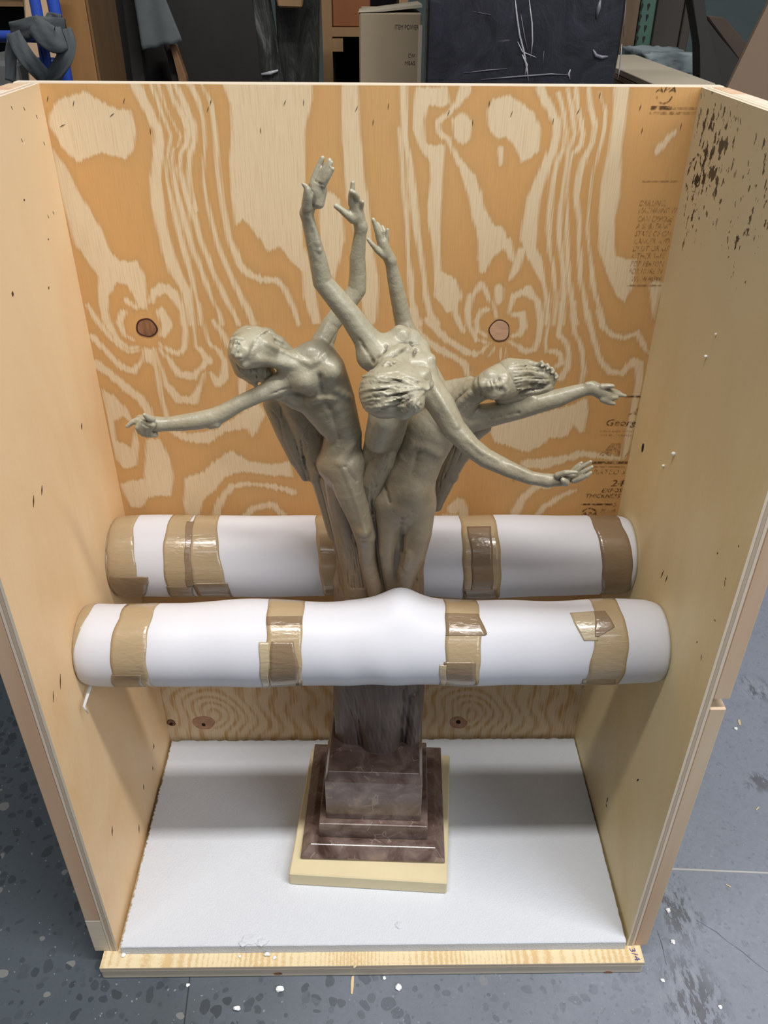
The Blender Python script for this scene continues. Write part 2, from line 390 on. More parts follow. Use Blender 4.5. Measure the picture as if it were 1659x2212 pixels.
def local(ax, az, bx, bz, pad):
    i0, i1 = np.searchsorted(gx, (min(ax, bx) - pad, max(ax, bx) + pad)); j0, j1 = np.searchsorted(gz, (min(az, bz) - pad, max(az, bz) + pad))
    return slice(max(j0 - 1, 0), j1 + 1), slice(max(i0 - 1, 0), i1 + 1)
def scale_at(x, z):
    return 1778.0 / depth((x, BY, z))       # photo px per metre there
for L in LINES:
    t = L[0]; s = F[t][2]
    pts = [(*to_panel(t, x, y), r * s) for x, y, r in L[1:]]
    for (ax, az, ar), (bx, bz, br) in zip(pts, pts[1:]):
        k = scale_at(ax, az)
        sl = local(ax, az, bx, bz, 0.05)
        X = GX[sl] - ax; Z = GZ[sl] - az; dx, dz = bx - ax, bz - az
        tt = np.clip((X * dx + Z * dz) / (dx * dx + dz * dz + 1e-12), 0, 1)
        dd = np.hypot(X - tt * dx, Z - tt * dz) * k
        grain[sl] = np.maximum(grain[sl], ar + (br - ar) * tt - dd)
for Pq in POLYS:
    t = Pq[0]; pts = np.array([to_panel(t, x, y) for x, y in Pq[1:]])
    k = scale_at(*pts[0])
    sl = local(pts[:, 0].min(), pts[:, 1].min(), pts[:, 0].max(), pts[:, 1].max(), 0.05)
    X, Z = GX[sl], GZ[sl]; dmin = np.full(X.shape, 1e9); ins = np.zeros(X.shape, bool)
    for a, b in zip(pts, np.roll(pts, -1, 0)):
        dx, dz = b - a
        tt = np.clip(((X - a[0]) * dx + (Z - a[1]) * dz) / (dx * dx + dz * dz + 1e-12), 0, 1)
        dmin = np.minimum(dmin, np.hypot(X - a[0] - tt * dx, Z - a[1] - tt * dz))
        cr = ((a[1] > Z) != (b[1] > Z)) & (X < dx * (Z - a[1]) / (dz if abs(dz) > 1e-12 else 1e-12) + a[0])
        ins ^= cr
    grain[sl] = np.maximum(grain[sl], np.where(ins, dmin, -dmin) * k)
# the lowest part of the panel is a lighter board face: rings around its two knots
LOWK = [ony(440, 1560, BY), ony(990, 1559, BY)]
low = np.clip((0.30 - GZ) / 0.03, 0, 1)
ring = np.full(GX.shape, 0.0)
uu = np.minimum(*[np.hypot(GX - p[0] - 0.022, (GZ - p[2] - 0.01) * 0.62) for p in LOWK])
ph = 2 * np.pi * (uu + 0.006 * np.sin(GZ * 60 + GX * 25)) / (0.012 + 0.05 * uu)
ring = np.sin(ph) * 3.2 + 2.2
grain = grain * (1 - low) + ring * low
bright = low

def wood_mat(name, light, dark, rough=0.55):
    m = Mat(name, rough, spec=0.35)
    at = m.n('Attribute'); at.attribute_name = 'grain'
    g = at.outputs['Fac']
    fib = m.noise(m.mapped((520, 520, 14)), 1.0, 4, 0.6)
    fib2 = m.noise(m.mapped((180, 180, 7)), 1.0, 3, 0.6)
    j = m.math('ADD', m.math('MULTIPLY', m.math('SUBTRACT', fib, 0.5), 13.0), m.math('MULTIPLY', m.math('SUBTRACT', fib2, 0.5), 15.0))
    g2 = m.math('ADD', g, j)
    f = m.math('DIVIDE', m.math('ADD', g2, 3.0), 6.0, clamp=True)
    tone = m.noise(m.mapped((3, 3, 1.2)), 1.0, 3)
    dk = m.mix(m.ramp(tone, [(0.35, 0.0), (0.7, 1.0)]), dark, tuple(c * k for c, k in zip(dark[:3], (1.06, 0.92, 0.80))) + (1,))
    # late wood is deepest right at the edge of a band
    edge = m.math('DIVIDE', m.math('ADD', g, 26.0), 26.0, clamp=True)
    dk = m.mix(m.math('MULTIPLY', m.math('MULTIPLY', edge, edge), 0.38), dk, tuple(c * 0.72 for c in dark[:3]) + (1,))
    c = m.mix(f, dk, light)
    c = m.mix(m.math('MULTIPLY', m.math('SUBTRACT', m.noise(m.mapped((700, 700, 22)), 1.0, 2), 0.45, clamp=True), 1.1), c, tuple(x * 0.72 for x in dark[:3]) + (1,))
    m.col(c)
    m.bump(m.math('ADD', m.math('MULTIPLY', fib, 0.7), m.math('MULTIPLY', f, 0.3)), 0.12, 0.0006)
    return m.m
PLY_BACK = wood_mat('fir_plywood', lin(220, 198, 164), lin(200, 161, 108))

crate = empty('shipping_crate', (0, 0.2, FZ), 'tall open-fronted plywood shipping crate standing on grey concrete', 'crate')
# back panel: a fine grid in front, solid behind
def back_panel():
    n = NX * NZ
    V = np.empty((n, 3), np.float32); V[:, 0] = GX.ravel(); V[:, 1] = BY; V[:, 2] = GZ.ravel()
    idx = np.arange(n).reshape(NZ, NX)
    Q = np.stack([idx[:-1, :-1], idx[:-1, 1:], idx[1:, 1:], idx[1:, :-1]], -1).reshape(-1, 4)
    B = np.array([(x, BY + 0.012, z) for z in (0, HZ) for x in (-0.43, 0.43)], np.float32)
    c = [idx[0, 0], idx[0, -1], idx[-1, 0], idx[-1, -1]]
    q2 = [(n + 1, n, n + 2, n + 3)]
    me = bpy.data.meshes.new('back_panel')
    rim = list(idx[0, :]) ; top = list(idx[-1, :])
    lft = list(idx[:, 0]); rgt = list(idx[:, -1])
    faces2 = [tuple([n, n + 1] + rim[::-1]), tuple([n + 3, n + 2] + top), tuple([n + 2, n] + lft), tuple([n + 1, n + 3] + rgt[::-1])]
    me.from_pydata(np.vstack([V, B]).tolist(), [], Q.tolist() + q2 + faces2); me.update()
    a = me.attributes.new('grain', 'FLOAT', 'POINT')
    a.data.foreach_set('value', np.concatenate([grain.ravel(), np.full(4, 14.0)]).astype(np.float32))
    # the rim faces show the sawn edge of the ply
    me.materials.append(PLY_BACK); me.materials.append(PLY_EDGE)
    mi = np.zeros(len(me.polygons), np.int32); mi[-5:] = 1
    me.polygons.foreach_set('material_index', mi)
    return me
def edge_mat(name, axis, a, b):
    """sawn plywood edge: thin plies seen end-on across `axis`"""
    m = Mat(name, 0.7, spec=0.25)
    s = m.sep(m.wpos())[axis]
    f = m.math('DIVIDE', m.math('SUBTRACT', s, a), b - a)
    f = m.math('ADD', f, m.math('MULTIPLY', m.math('SUBTRACT', m.noise(m.pos(), 30, 3), 0.5), 0.12))
    A, Bc, D = lin(222, 208, 188), lin(188, 170, 150), lin(146, 126, 108)
    c = m.ramp(f, [(0.0, A), (0.26, A), (0.30, D), (0.36, Bc), (0.62, Bc), (0.67, D), (0.72, A), (1.0, A)])
    c = m.mix(m.math('MULTIPLY', m.noise(m.pos(), 120, 3), 0.3), c, Bc)
    return m.col(c).m
PLY_EDGE = edge_mat('ply_edge_back', 1, BY, BY + 0.012)
child('back_panel', back_panel(), None, crate)
bk = bpy.data.objects['back_panel']

# side panels
def side_mat(name, tint, streak, right):
    m = Mat(name, 0.5, spec=0.4)
    v = m.mapped((1, 1, 1))
    a = m.noise(m.mapped((5, 5.0, 2.2), rot=(0.5, 0, 0)), 1.0, 5, 0.6, 1.2)
    b = m.noise(m.mapped((300, 300, 10), rot=(0.25, 0, 0)), 1.0, 4)
    c = m.ramp(a, [(0.30, tint), (0.55, tuple((x + y) / 2 for x, y in zip(tint, streak))), (0.72, streak)])
    c = m.mix(m.math('MULTIPLY', b, 0.22), c, tuple(x * 0.72 for x in streak[:3]) + (1,))
    if right:
        # grey, mould-spotted corner near the top
        grey = m.near(onx(1600, 300, HW), (1.0, 0.40, 0.42))
        c = m.mix(m.math('MULTIPLY', grey, 1.4, clamp=True), c, lin(200, 188, 158))
        for (px, py, ry, rz, th) in ((1532, 350, .10, .10, .53), (1505, 400, .045, .10, .55), (1640, 420, .09, .14, .60), (1585, 500, .06, .08, .61)):
            q = m.near(onx(px, py, HW), (1.0, ry, rz))
            sp = m.noise(m.mapped((60, 92, 62)), 1.0, 4, 0.6)
            k = m.math('GREATER_THAN', m.math('ADD', sp, m.math('MULTIPLY', m.math('MULTIPLY', q, 1.3, clamp=True), 0.13)), th + 0.12)
            k = m.math('MULTIPLY', k, m.math('MULTIPLY', q, 3.0, clamp=True))
            c = m.mix(m.math('MULTIPLY', k, 0.92), c, lin(40, 35, 31))
    else:
        pale = m.near(onx(20, 300, -HW), (1.0, 0.5, 0.6))
        c = m.mix(m.math('MULTIPLY', pale, 0.8, clamp=True), c, lin(232, 207, 170))
    m.col(c); m.bump(b, 0.08, 0.0005)
    return m.m
SIDE_L = side_mat('poplar_plywood_left', lin(244, 214, 172), lin(230, 188, 136), False)
SIDE_R = side_mat('poplar_plywood_right', lin(238, 222, 178), lin(226, 202, 150), True)
T = 0.012
EDGE_L = edge_mat('ply_edge_left', 0, -HW - T, -HW); EDGE_R = edge_mat('ply_edge_right', 0, HW, HW + T)
def side_panel(x0, x1, mats):
    bm = bmesh.new(); box_bm((x0, 0, 0), (x1, BY, HZ), bm=bm)
    me = bm_mesh(bm)
    for f in me.polygons: f.material_index = 0 if abs(f.normal.x) > 0.5 else 1
    return child('side_panel', me, mats, crate)
side_panel(-HW - T, -HW, [SIDE_L, EDGE_L]); side_panel(HW, HW + T, [SIDE_R, EDGE_R])
# floor panel with its lower frame board
LIP = wood_mat('fir_plywood_lip', lin(226, 208, 172), lin(214, 188, 142))
def lip_panel():
    nx, ny = 420, 12
    xs = np.linspace(-0.422, 0.422, nx); ys = np.linspace(-0.0265, 0.422, ny)
    X, Y = np.meshgrid(xs, ys); n = nx * ny
    V = np.stack([X.ravel(), Y.ravel(), np.zeros(n)], 1); W = V.copy(); W[:, 2] = -0.009
    idx = np.arange(n).reshape(ny, nx)
    Q = np.stack([idx[:-1, :-1], idx[:-1, 1:], idx[1:, 1:], idx[1:, :-1]], -1).reshape(-1, 4).tolist()
    R = (np.stack([idx[:-1, :-1], idx[1:, :-1], idx[1:, 1:], idx[:-1, 1:]], -1).reshape(-1, 4) + n).tolist()
    rim = list(idx[0]) + list(idx[1:, -1]) + list(idx[-1, -2::-1]) + list(idx[-2:0:-1, 0])
    S = [(rim[i], rim[i] + n, rim[(i + 1) % len(rim)] + n, rim[(i + 1) % len(rim)]) for i in range(len(rim))]
    me = bpy.data.meshes.new('floor_panel'); me.from_pydata(np.vstack([V, W]).tolist(), [], Q + R + S); me.update()
    x = np.concatenate([X.ravel(), X.ravel()]); y = np.concatenate([Y.ravel(), Y.ravel()])
    gr = 4 * np.sin(x * 640 + 40 * np.sin(x * 7) + 9 * np.sin(x * 31 + 1)) + 1.5 + 2.5 * np.sin(x * 45)
    a = me.attributes.new('grain', 'FLOAT', 'POINT'); a.data.foreach_set('value', gr.astype(np.float32))
    me.materials.append(LIP); me.materials.append(EDGE_F)
    mi = np.zeros(len(me.polygons), np.int32); mi[-len(S):] = 1; me.polygons.foreach_set('material_index', mi)
    return me
EDGE_F = edge_mat('ply_edge_floor', 2, -0.009, 0.0)
child('floor_panel', lip_panel(), None, crate)
PINE = Mat('pine_board', 0.6, spec=0.3)
_b = PINE.noise(PINE.mapped((60, 60, 4)), 1.0, 4); _c = PINE.noise(PINE.mapped((9, 9, 1.2)), 1.0, 2)
PINE.col(PINE.mix(PINE.math('MULTIPLY', _b, 0.35), PINE.ramp(_c, [(0.35, lin(214, 196, 170)), (0.6, lin(199, 165, 138))]), lin(168, 132, 104))); PINE = PINE.m
RAIL = plain('pine_rail', lin(206, 194, 176), 0.65, 0.06, 5, (3, 40, 40))
child('bottom_rail', box((-0.424, -0.024, FZ), (0.424, 0.05, -0.0092), 0.003, 2), RAIL, crate)
child('bottom_rail', box((-0.424, 0.36, FZ), (0.424, 0.43, -0.0092), 0.003, 2), RAIL, crate)
zr = float(ony(205, 1990, 0.0)[2])
child('corner_block', box((-0.4365, 0.0005, 0.0), (-HW - T - .0003, 0.40, zr), 0.001), RAIL, crate)
child('batten', box((-0.4365, 0.0005, zr + .0008), (-HW - T - .0003, 0.070, HZ), 0.0015), PINE, crate)
zn = float(ony(1545, 1532, 0.0)[2])
def right_batten(z0, z1):
    return box((HW + T + .0003, 0.0005, z0), (0.4335, 0.070, z1), 0.0015)
child('batten', right_batten(0.0, zn), PINE, crate)
child('batten', right_batten(zn + 0.016, HZ), PINE, crate)
for x0, x1 in ((-0.4365, -HW - T - .0003), (HW + T + .0003, 0.4335)):
    child('batten', box((x0, 0.345, zr + .0008 if x0 < 0 else 0.0), (x1, 0.4095, HZ), 0.0015), PINE, crate)
    child('top_batten', box((x0, 0.0705, HZ - 0.07), (x1, 0.3445, HZ), 0.0015), RAIL, crate)
child('top_batten', box((-0.4365, BY + T + .0003, HZ - 0.07), (0.4335, BY + T + 0.018, HZ), 0.0015), RAIL, crate)

# knots
KN_D = plain('knot_heart', lin(132, 92, 66), 0.5, 0.35, 60, (3, 1, 1)); KN_L = plain('knot_pale', lin(196, 158, 128), 0.5, 0.18, 60, (1, 1, 5))
KN_R = plain('knot_bark_ring', lin(62, 34, 24), 0.7, 0.25, 90); KN_P = plain('knot_pink', lin(176, 132, 106), 0.55, 0.2, 70); KN_H = plain('knot_hole', lin(34, 20, 14), 0.9)
def disc_mesh(c, out, rad, thick, ax, n=28, seed=0, inner=None):
    """irregular disc on a wall; ax = index of the wall's normal, out = sign pointing into the crate"""
    rnd = random.Random(seed); ph = [rnd.uniform(0, 6.28) for _ in range(4)]
    u, w = [(1, 2), (0, 2), (0, 1)][ax]
    bm = bmesh.new()
    def loop(k, off):
        vs = []
        for i in range(n):
            a = 2 * math.pi * i / n
            r = 1 + .07 * math.sin(2 * a + ph[0]) + .03 * math.sin(3 * a + ph[1]) + .025 * math.sin(5 * a + ph[2])
            co = [0, 0, 0]; co[ax] = c[ax] + out * off; co[u] = c[u] + rad[0] * k * r * math.cos(a); co[w] = c[w] + rad[1] * k * r * math.sin(a)
            vs.append(bm.verts.new(co))
        return vs
    o0, o1 = loop(1, -thick * 0.2), loop(0.97, thick)
    for i in range(n): bm.faces.new((o0[i], o0[(i + 1) % n], o1[(i + 1) % n], o1[i]))
    if inner:
        i1 = loop(inner, thick); i0 = loop(inner * 0.97, thick * 0.2)
        for i in range(n):
            j = (i + 1) % n
            bm.faces.new((o1[i], o1[j], i1[j], i1[i])); bm.faces.new((i1[i], i1[j], i0[j], i0[i]))
    else: bm.faces.new(o1)
    return bm_mesh(bm)
def knot(px, py, rx, rz, heart, ringm, seed, hole=None, ax=1, v=BY, out=-1, k=0.86):
    p = on_axis(px, py, ax, v); s = depth(p) / FPX
    ko = child('knot', disc_mesh(p, out, (rx * s, rz * s), 0.0008, ax, seed=seed, inner=k), ringm, crate)
    sub('heartwood', disc_mesh(p, out, (rx * s * k, rz * s * k), 0.0006, ax, seed=seed), heart, ko)
    if hole: sub('knot_hole', disc_mesh(on_axis(px + hole[0], py + hole[1], ax, v), out, (hole[2] * s, hole[3] * s), 0.0010, ax, seed=seed + 3), KN_H, ko)
knot(317, 708, 22, 23, KN_D, KN_R, 3); knot(1079, 714, 24, 24, KN_L, KN_R, 5, k=0.92)
knot(440, 1561, 23, 22, KN_P, KN_P, 8, (0, 4, 4, 5), k=0.9); knot(990, 1561, 19, 19, KN_P, KN_P, 9, (0, -2, 5, 6), k=0.9)
p = ony(163, 1787, 0.0005); s = depth(p) / FPX; child('knot', disc_mesh(p, -1, (9 * s, 6 * s), 0.0004, 1, seed=5), KN_D, crate)
for kx, ky in ((601, 2099), (1314, 2096)):
    p = ony(kx, ky + 4, -0.024); s = depth(p) / FPX
    child('knot', disc_mesh(p, -1, (9 * s, 5 * s), 0.0004, 1, seed=kx), KN_D, crate)
knot(1389, 967, 5, 11, KN_H, KN_R, 4, ax=0, v=HW, k=0.8); knot(370, 1561, 9, 10, KN_D, KN_R, 12, (0, 2, 4, 4))
# dark flecks in the side veneers
FLECK = plain('bark_fleck', lin(70, 42, 28), 0.8)
bm = bmesh.new()
def fleck(px, py, ln, w, ang, ax, v, out):
    if ln in (13, 9): w *= 0.5
    p = Vector(on_axis(px, py, ax, v)); s = depth(p) / FPX
    u = Vector((0, 1, 0)) if ax == 0 else Vector((1, 0, 0)); z = Vector((0, 0, 1))
    d = u * math.cos(ang) + z * math.sin(ang); e = u * -math.sin(ang) + z * math.cos(ang)
    nrm = Vector((out if ax == 0 else 0, out if ax == 1 else 0, 0)) * 0.0005
    q = [p + d * ln * s / 2, p + e * w * s / 2, p - d * ln * s / 2, p - e * w * s / 2]
    a = [bm.verts.new(x - nrm * 0.2) for x in q]; b = [bm.verts.new(x + nrm) for x in q]
    bm.faces.new(b); [bm.faces.new((a[i], a[(i + 1) % 4], b[(i + 1) % 4], b[i])) for i in range(4)]
for f in ((90, 1059, 22, 5, .9), (72, 1083, 26, 5, .95), (52, 432, 7, 5, .3), (27, 635, 12, 10, 1.0), (104, 517, 5, 4, .2), (105, 622, 8, 4, .6), (176, 921, 14, 5, 1.0), (130, 1472, 34, 4, 1.0), (115, 1505, 26, 3, 1.1), (332, 1612, 14, 6, 1.2), (330, 1660, 10, 4, 1.2), (300, 1790, 20, 4, 1.1), (242, 1795, 22, 6, 1.0), (310, 1700, 14, 4, 1.2), (380, 1565, 6, 5, .3)):
    fleck(*f, 0, -HW, 1)
for f in ((1506, 1387, 9, 4, -1.0), (1378, 1685, 18, 5, -1.1), (1312, 1728, 20, 4, 1.6), (1545, 1340, 5, 3, .5), (1550, 1195, 5, 3, .7), (1596, 1180, 5, 3, .7), (1431, 1240, 3, 26, .2), (1440, 1250, 3, 20, .1), (1310, 1740, 8, 4, .2), (1568, 1250, 5, 3, .6)):
    fleck(*f, 0, HW, -1)
tag(child('bark_flecks', bm_mesh(bm), FLECK, crate), kind='stuff')
# staples driven through near the top
bm = bmesh.new()
for px, py, ang in ((159, 223, 1.2), (268, 218, 1.2), (455, 221, 1.3), (449, 236, 1.2), (615, 222, 1.1), (656, 221, 1.5), (325, 283, 1.55), (563, 282, 1.55), (770, 235, 1.1), (839, 229, 1.5), (806, 264, 1.45), (969, 244, 1.2), (1021, 265, 1.6), (1057, 224, 1.5), (1105, 246, 1.25), (1195, 262, 1.55), (1249, 241, 1.2), (1296, 206, 1.55), (1383, 232, 1.4), (1387, 282, 1.5), (1471, 273, 1.5), (135, 271, .4), (103, 213, 1.2), (242, 248, .6)):
    fleck(px, py, 13, 3, ang, 1, BY, -1)
for px, py in ((1515, 207), (1514, 239), (1558, 230), (1578, 246), (1634, 294), (1617, 353), (1600, 262), (1566, 1260), (1515, 1420)):
    fleck(px, py, 13, 3, 1.1, 0, HW, -1)
for px, py in ((25, 233), (52, 235), (79, 252), (47, 303), (95, 310), (115, 460), (104, 468)):
    fleck(px, py, 9, 2.5, -1.1, 0, -HW, 1)
tag(child('staples', bm_mesh(bm), plain('staple_steel', lin(70, 58, 48), 0.5), crate), kind='stuff')

# mill stamps and handwriting on the wood
def ink(name, c, lo, hi, sc_):
    m = Mat(name, 0.7, c, 0.2)
    tr = m.n('BsdfTransparent'); mx = m.n('MixShader')
    f = m.ramp(m.noise(m.pos(), sc_, 3), [(lo, 0.0), (hi, 1.0)])
    m.l(f, mx.inputs[0]); m.l(m.b.outputs[0], mx.inputs[2]); m.l(tr.outputs[0], mx.inputs[1])
    out = m.t.nodes['Material Output']; m.l(mx.outputs[0], out.inputs['Surface']); return m.m
INK = ink('stamp_ink', lin(92, 66, 44), 0.36, 0.62, 190); INK_F = ink('stamp_ink_faded', lin(140, 106, 72), 0.40, 0.85, 210)
INK_B = plain('blue_marker', lin(66, 62, 130), 0.6); INK_C = plain('carton_ink', lin(84, 74, 62), 0.8)
def text_mesh(s, h, shear=0.0):
    cu = bpy.data.curves.new('t', 'FONT'); cu.body = s; cu.size = h / 0.73; cu.shear = shear; cu.extrude = 0.00005; cu.resolution_u = 2
    o = bpy.data.objects.new('t', cu); COL.objects.link(o)
    dg = bpy.context.evaluated_depsgraph_get()
    me = bpy.data.meshes.new_from_object(o.evaluated_get(dg))
    bpy.data.objects.remove(o); bpy.data.curves.remove(cu); return me
def put_text(s, p, u, v, h, mat, root, width=None, shear=0.0, name='printed_text', xmax=None):
    """p: lower-left corner, u: reading direction, v: up direction"""
    me = text_mesh(s, h, shear); u = Vector(u).normalized(); v = Vector(v).normalized(); w = u.cross(v)
    n = len(me.vertices); co = np.empty(n * 3, np.float32); me.vertices.foreach_get('co', co); co = co.reshape(-1, 3)
    k = width / (co[:, 0].max() - co[:, 0].min()) if width else 1.0
    q = np.array(p) + np.outer(co[:, 0] * k, u) + np.outer(co[:, 1], v) + np.outer(co[:, 2], w)
    if xmax is not None: q[:, 0] = np.minimum(q[:, 0], xmax)
    me.vertices.foreach_set('co', q.astype(np.float32).ravel()); me.update()
    for mm in list(me.materials): me.materials.pop()
    return (child if root.type == 'EMPTY' else sub)(name, me, mat, root)
def stamp(s, px, py, hpx, wpx, mat=INK, shear=0.2):
    p = ony(px, py, BY); k = depth(p) / FPX; p[1] = BY - 0.0005
    x1 = min(float(ony(px + wpx, py, BY)[0]), HW - 0.001)
    put_text(s, p, (1, 0, 0), (0, 0, 1), hpx * k * 1.12, mat, crate, max(x1 - p[0], 0.005), shear)
def bar(px, py, wpx, hpx, mat=INK):
    p = ony(px, py, BY); q = ony(px + wpx, py + 3, BY); k = depth(p) / FPX
    child('printed_rule', box((p[0], BY - 0.0006, p[2] - hpx * k / 2), (min(q[0], HW - .001), BY + 0.0004, p[2] + hpx * k / 2)), mat, crate)
def arc(px, py, r, a0, a1, w, mat=INK):
    p = ony(px, py, BY); k = depth(p) / FPX; bm = bmesh.new(); prev = None
    for i in range(17):
        a = a0 + (a1 - a0) * i / 16
        c = [bm.verts.new((p[0] + (r + d) * k * math.cos(a), BY - 0.0005, p[2] + (r + d) * k * math.sin(a))) for d in (-w / 2, w / 2)]
        if prev: bm.faces.new((prev[0], prev[1], c[1], c[0]))
        prev = c
    child('printed_arc', bm_mesh(bm), mat, crate)
for s, px, py, w in (('DRILLING,', 1380, 444, 56), ('MACHINING W', 1378, 460, 90), ('CAN EXPOSE', 1375, 478, 76), ('A SUBSTANC', 1373, 494, 74), ('STATE OF CAL', 1370, 510, 80), ('CANCER. AVO', 1368, 526, 76), ('DUST OR US', 1365, 542, 78), ('OTHER SAFE', 1363, 558, 72), ('FOR PERSON', 1360, 575, 72), ('FOR MORE IN', 1357, 591, 72), ('WWW.P65W', 1362, 608, 64)):
    stamp(s, px, py, 11, w, INK_F)
bar(1387, 391, 80, 2, INK_F); bar(1353, 616, 76, 2.5, INK_F)
stamp('APA', 1416, 198, 9, 44, INK); arc(1436, 204, 17, math.pi * 1.06, math.pi * 1.94, 3); bar(1406, 232, 44, 6); bar(1404, 243, 108, 4, INK_F); bar(1450, 233, 60, 3, INK_F)
bar(1351, 856, 36, 3)
stamp('Georg', 1306, 919, 14, 66); stamp('ENGINEERED WOOD', 1295, 933, 4, 78, INK_F, 0); stamp('THE ENGINEERED', 1296, 942, 4, 74, INK_F, 0)
def stamp_poly(pix, mat=INK_F):
    pts = [ony(x, y, BY) for x, y in pix]
    child('printed_emblem', prism([(p[0], BY - 0.0004, p[2]) for p in pts], (0, 0.0006, 0)), mat, crate)
stamp_poly([(1293, 984), (1322, 957), (1341, 957), (1338, 985), (1330, 985), (1328, 972), (1322, 972), (1320, 985), (1310, 985), (1308, 978), (1302, 985)]); stamp_poly([(1349, 986), (1362, 970), (1359, 986)]); stamp_poly([(1355, 896), (1371, 888), (1379, 879), (1375, 896)])
bar(1279, 999, 76, 5); bar(1279, 1008, 70, 3, INK_F)
stamp('RATED S', 1279, 1024, 11, 70, INK_F); stamp('24', 1318, 1050, 15, 30, INK); stamp('EXPOS', 1298, 1063, 9.5, 44, INK); stamp('THICKNESS', 1263, 1075, 9.5, 74, INK)
bar(1256, 1089, 66, 3); stamp('S', 1322, 1094, 10, 10, INK_F)
arc(1272, 1111, 16, 0.35, 2.75, 3); arc(1272, 1113, 17, math.pi + .15, math.pi * 1.75, 3); stamp('APA', 1255, 1113, 8, 34, INK); stamp('PS 1-09', 1296, 1108, 10, 32, INK_F); stamp('000', 1300, 1124, 9, 26, INK_F)
bar(1246, 1129, 30, 5); bar(1276, 1131, 52, 3); bar(1245, 1136, 80, 3)
pm = onz(1369, 2059, 0.0); put_text('3/4', (0.403, -0.003, 0.0004), (0.25, -1, 0), (1, 0.25, 0), 0.009, INK_B, crate, 0.021, 0.1, 'marker_note')
# ------------------------------------------------------------------ polystyrene sheet and cushion pad on the crate floor
m = Mat('white_eps', 0.7, spec=0.2)
bd = m.voro(m.pos(), 330); m.bump(bd, 0.35, 0.0012)
m.col(m.mix(m.math('MULTIPLY', m.noise(m.pos(), 60, 4), 0.25), lin(208, 212, 220), lin(188, 193, 203)))
EPS = m.m
FT = 0.0205
def eps_sheet():
    rnd = random.Random(3); pts = []
    def edge(a, b, amp, n):
        for i in range(n):
            t = i / n; o = (rnd.random() - 0.5) * 2 * amp
            d = (b[0] - a[0], b[1] - a[1]); L = math.hypot(*d)
            pts.append((a[0] + d[0] * t - d[1] / L * o, a[1] + d[1] * t + d[0] / L * o))
    A, B, C_, D = (-0.392, -0.005), (0.3955, -0.005), (0.398, 0.4035), (-0.394, 0.4035)
    edge(A, B, 0.0002, 60); edge(B, C_, 0.0005, 60); edge(C_, D, 0.0018, 130); edge(D, A, 0.0016, 190)
    bm = bmesh.new()
    lo = [bm.verts.new((x, y, 0.0002)) for x, y in pts]; hi = [bm.verts.new((x, y, FT - .0012)) for x, y in pts]
    cx, cy = 0, 0.2
    ins = [bm.verts.new((x + (cx - x) * .003, y + (cy - y) * .006, FT)) for x, y in pts]
    n = len(pts)
    for i in range(n):
        j = (i + 1) % n
        bm.faces.new((lo[i], lo[j], hi[j], hi[i])); bm.faces.new((hi[i], hi[j], ins[j], ins[i]))
    bm.faces.new(ins)
    return bm_mesh(bm)
sheet = tag(link('foam_sheet', eps_sheet(), EPS), 'flat white polystyrene foam sheet covering the crate floor', 'foam sheet')
def ragged(name, px, py, z, rx, ry, h, mat, seed, parent=None, n=9):
    rnd = random.Random(seed); p = onz(px, py, z); bm = bmesh.new()
    bmesh.ops.create_icosphere(bm, subdivisions=2, radius=1.0)
    for v in bm.verts:
        k = 1 + (rnd.random() - 0.5) * 0.5
        v.co = Vector((p[0] + v.co.x * rx * k, p[1] + v.co.y * ry * k, z + h + v.co.z * h * k * 0.98))
    me = bm_mesh(bm)
    lowz = min(v.co.z for v in me.vertices)
    me.transform(Matrix.Translation((0, 0, z - lowz + 0.0001)))
    return link(name, me, mat, parent)
for i, (px, py, rx, ry) in enumerate(((545, 2029, .014, .008), (566, 2036, .010, .006), (525, 2040, .008, .004), (862, 2000, .006, .006))):
    o = ragged('torn_foam_flake', px, py, FT - .0006, rx, ry, .0015, EPS, 40 + i, sheet)
PADM = plain('amber_foam', lin(214, 200, 164), 0.6, 0.05, 12, bump=0.1)
def pad():
    c = Vector((0.004, 0.2175, 0)); a = math.radians(-4.3); hx, hy = 0.130, 0.131
    P4 = [c + Vector((x * math.cos(a) - y * math.sin(a), x * math.sin(a) + y * math.cos(a), FT + .0004)) for x, y in ((-hx - .003, -hy), (hx - .004, -hy), (hx + .002, hy), (-hx, hy))]
    return prism(P4, (0, 0, 0.0300), 0.0020)
tag(link('foam_pad', pad(), PADM), 'square amber foam cushion pad under the stone base', 'foam pad')
PADZ = FT + 0.0300

# ------------------------------------------------------------------ foam bracing rolls with parcel tape
m = Mat('white_pe_foam', 0.45, lin(206, 207, 215), 0.35)
m.b.inputs['Subsurface Weight'].default_value = 0.25; m.b.inputs['Subsurface Radius'].default_value = (0.02, 0.02, 0.025); m.b.inputs['Subsurface Scale'].default_value = 0.4
m.bump(m.noise(m.mapped((60, 160, 160)), 1.0, 3), 0.06, 0.001); WFOAM = m.m
def tape_mat(name, c, cc):
    m = Mat(name, 0.16, spec=0.5)
    m.col(m.mix(m.noise(m.mapped((4, 30, 30)), 2.0, 3), c, cc))
    w = m.n('TexNoise'); w.inputs['Scale'].default_value = 1.0; w.inputs['Detail'].default_value = 5; w.inputs['Distortion'].default_value = 0.8
    m.l(m.mapped((55, 150, 150)), w.inputs['Vector']); m.bump(w.outputs['Fac'], 0.45, 0.0022)
    m.b.inputs['Coat Weight'].default_value = 0.5; m.b.inputs['Coat Roughness'].default_value = 0.1
    return m.m
TAPE = tape_mat('parcel_tape', lin(172, 153, 122), lin(160, 140, 110)); TAPE_D = tape_mat('parcel_tape_doubled', lin(136, 116, 92), lin(124, 104, 82)); TAPE_P = tape_mat('parcel_tape_thin', lin(178, 163, 136), lin(168, 152, 124))
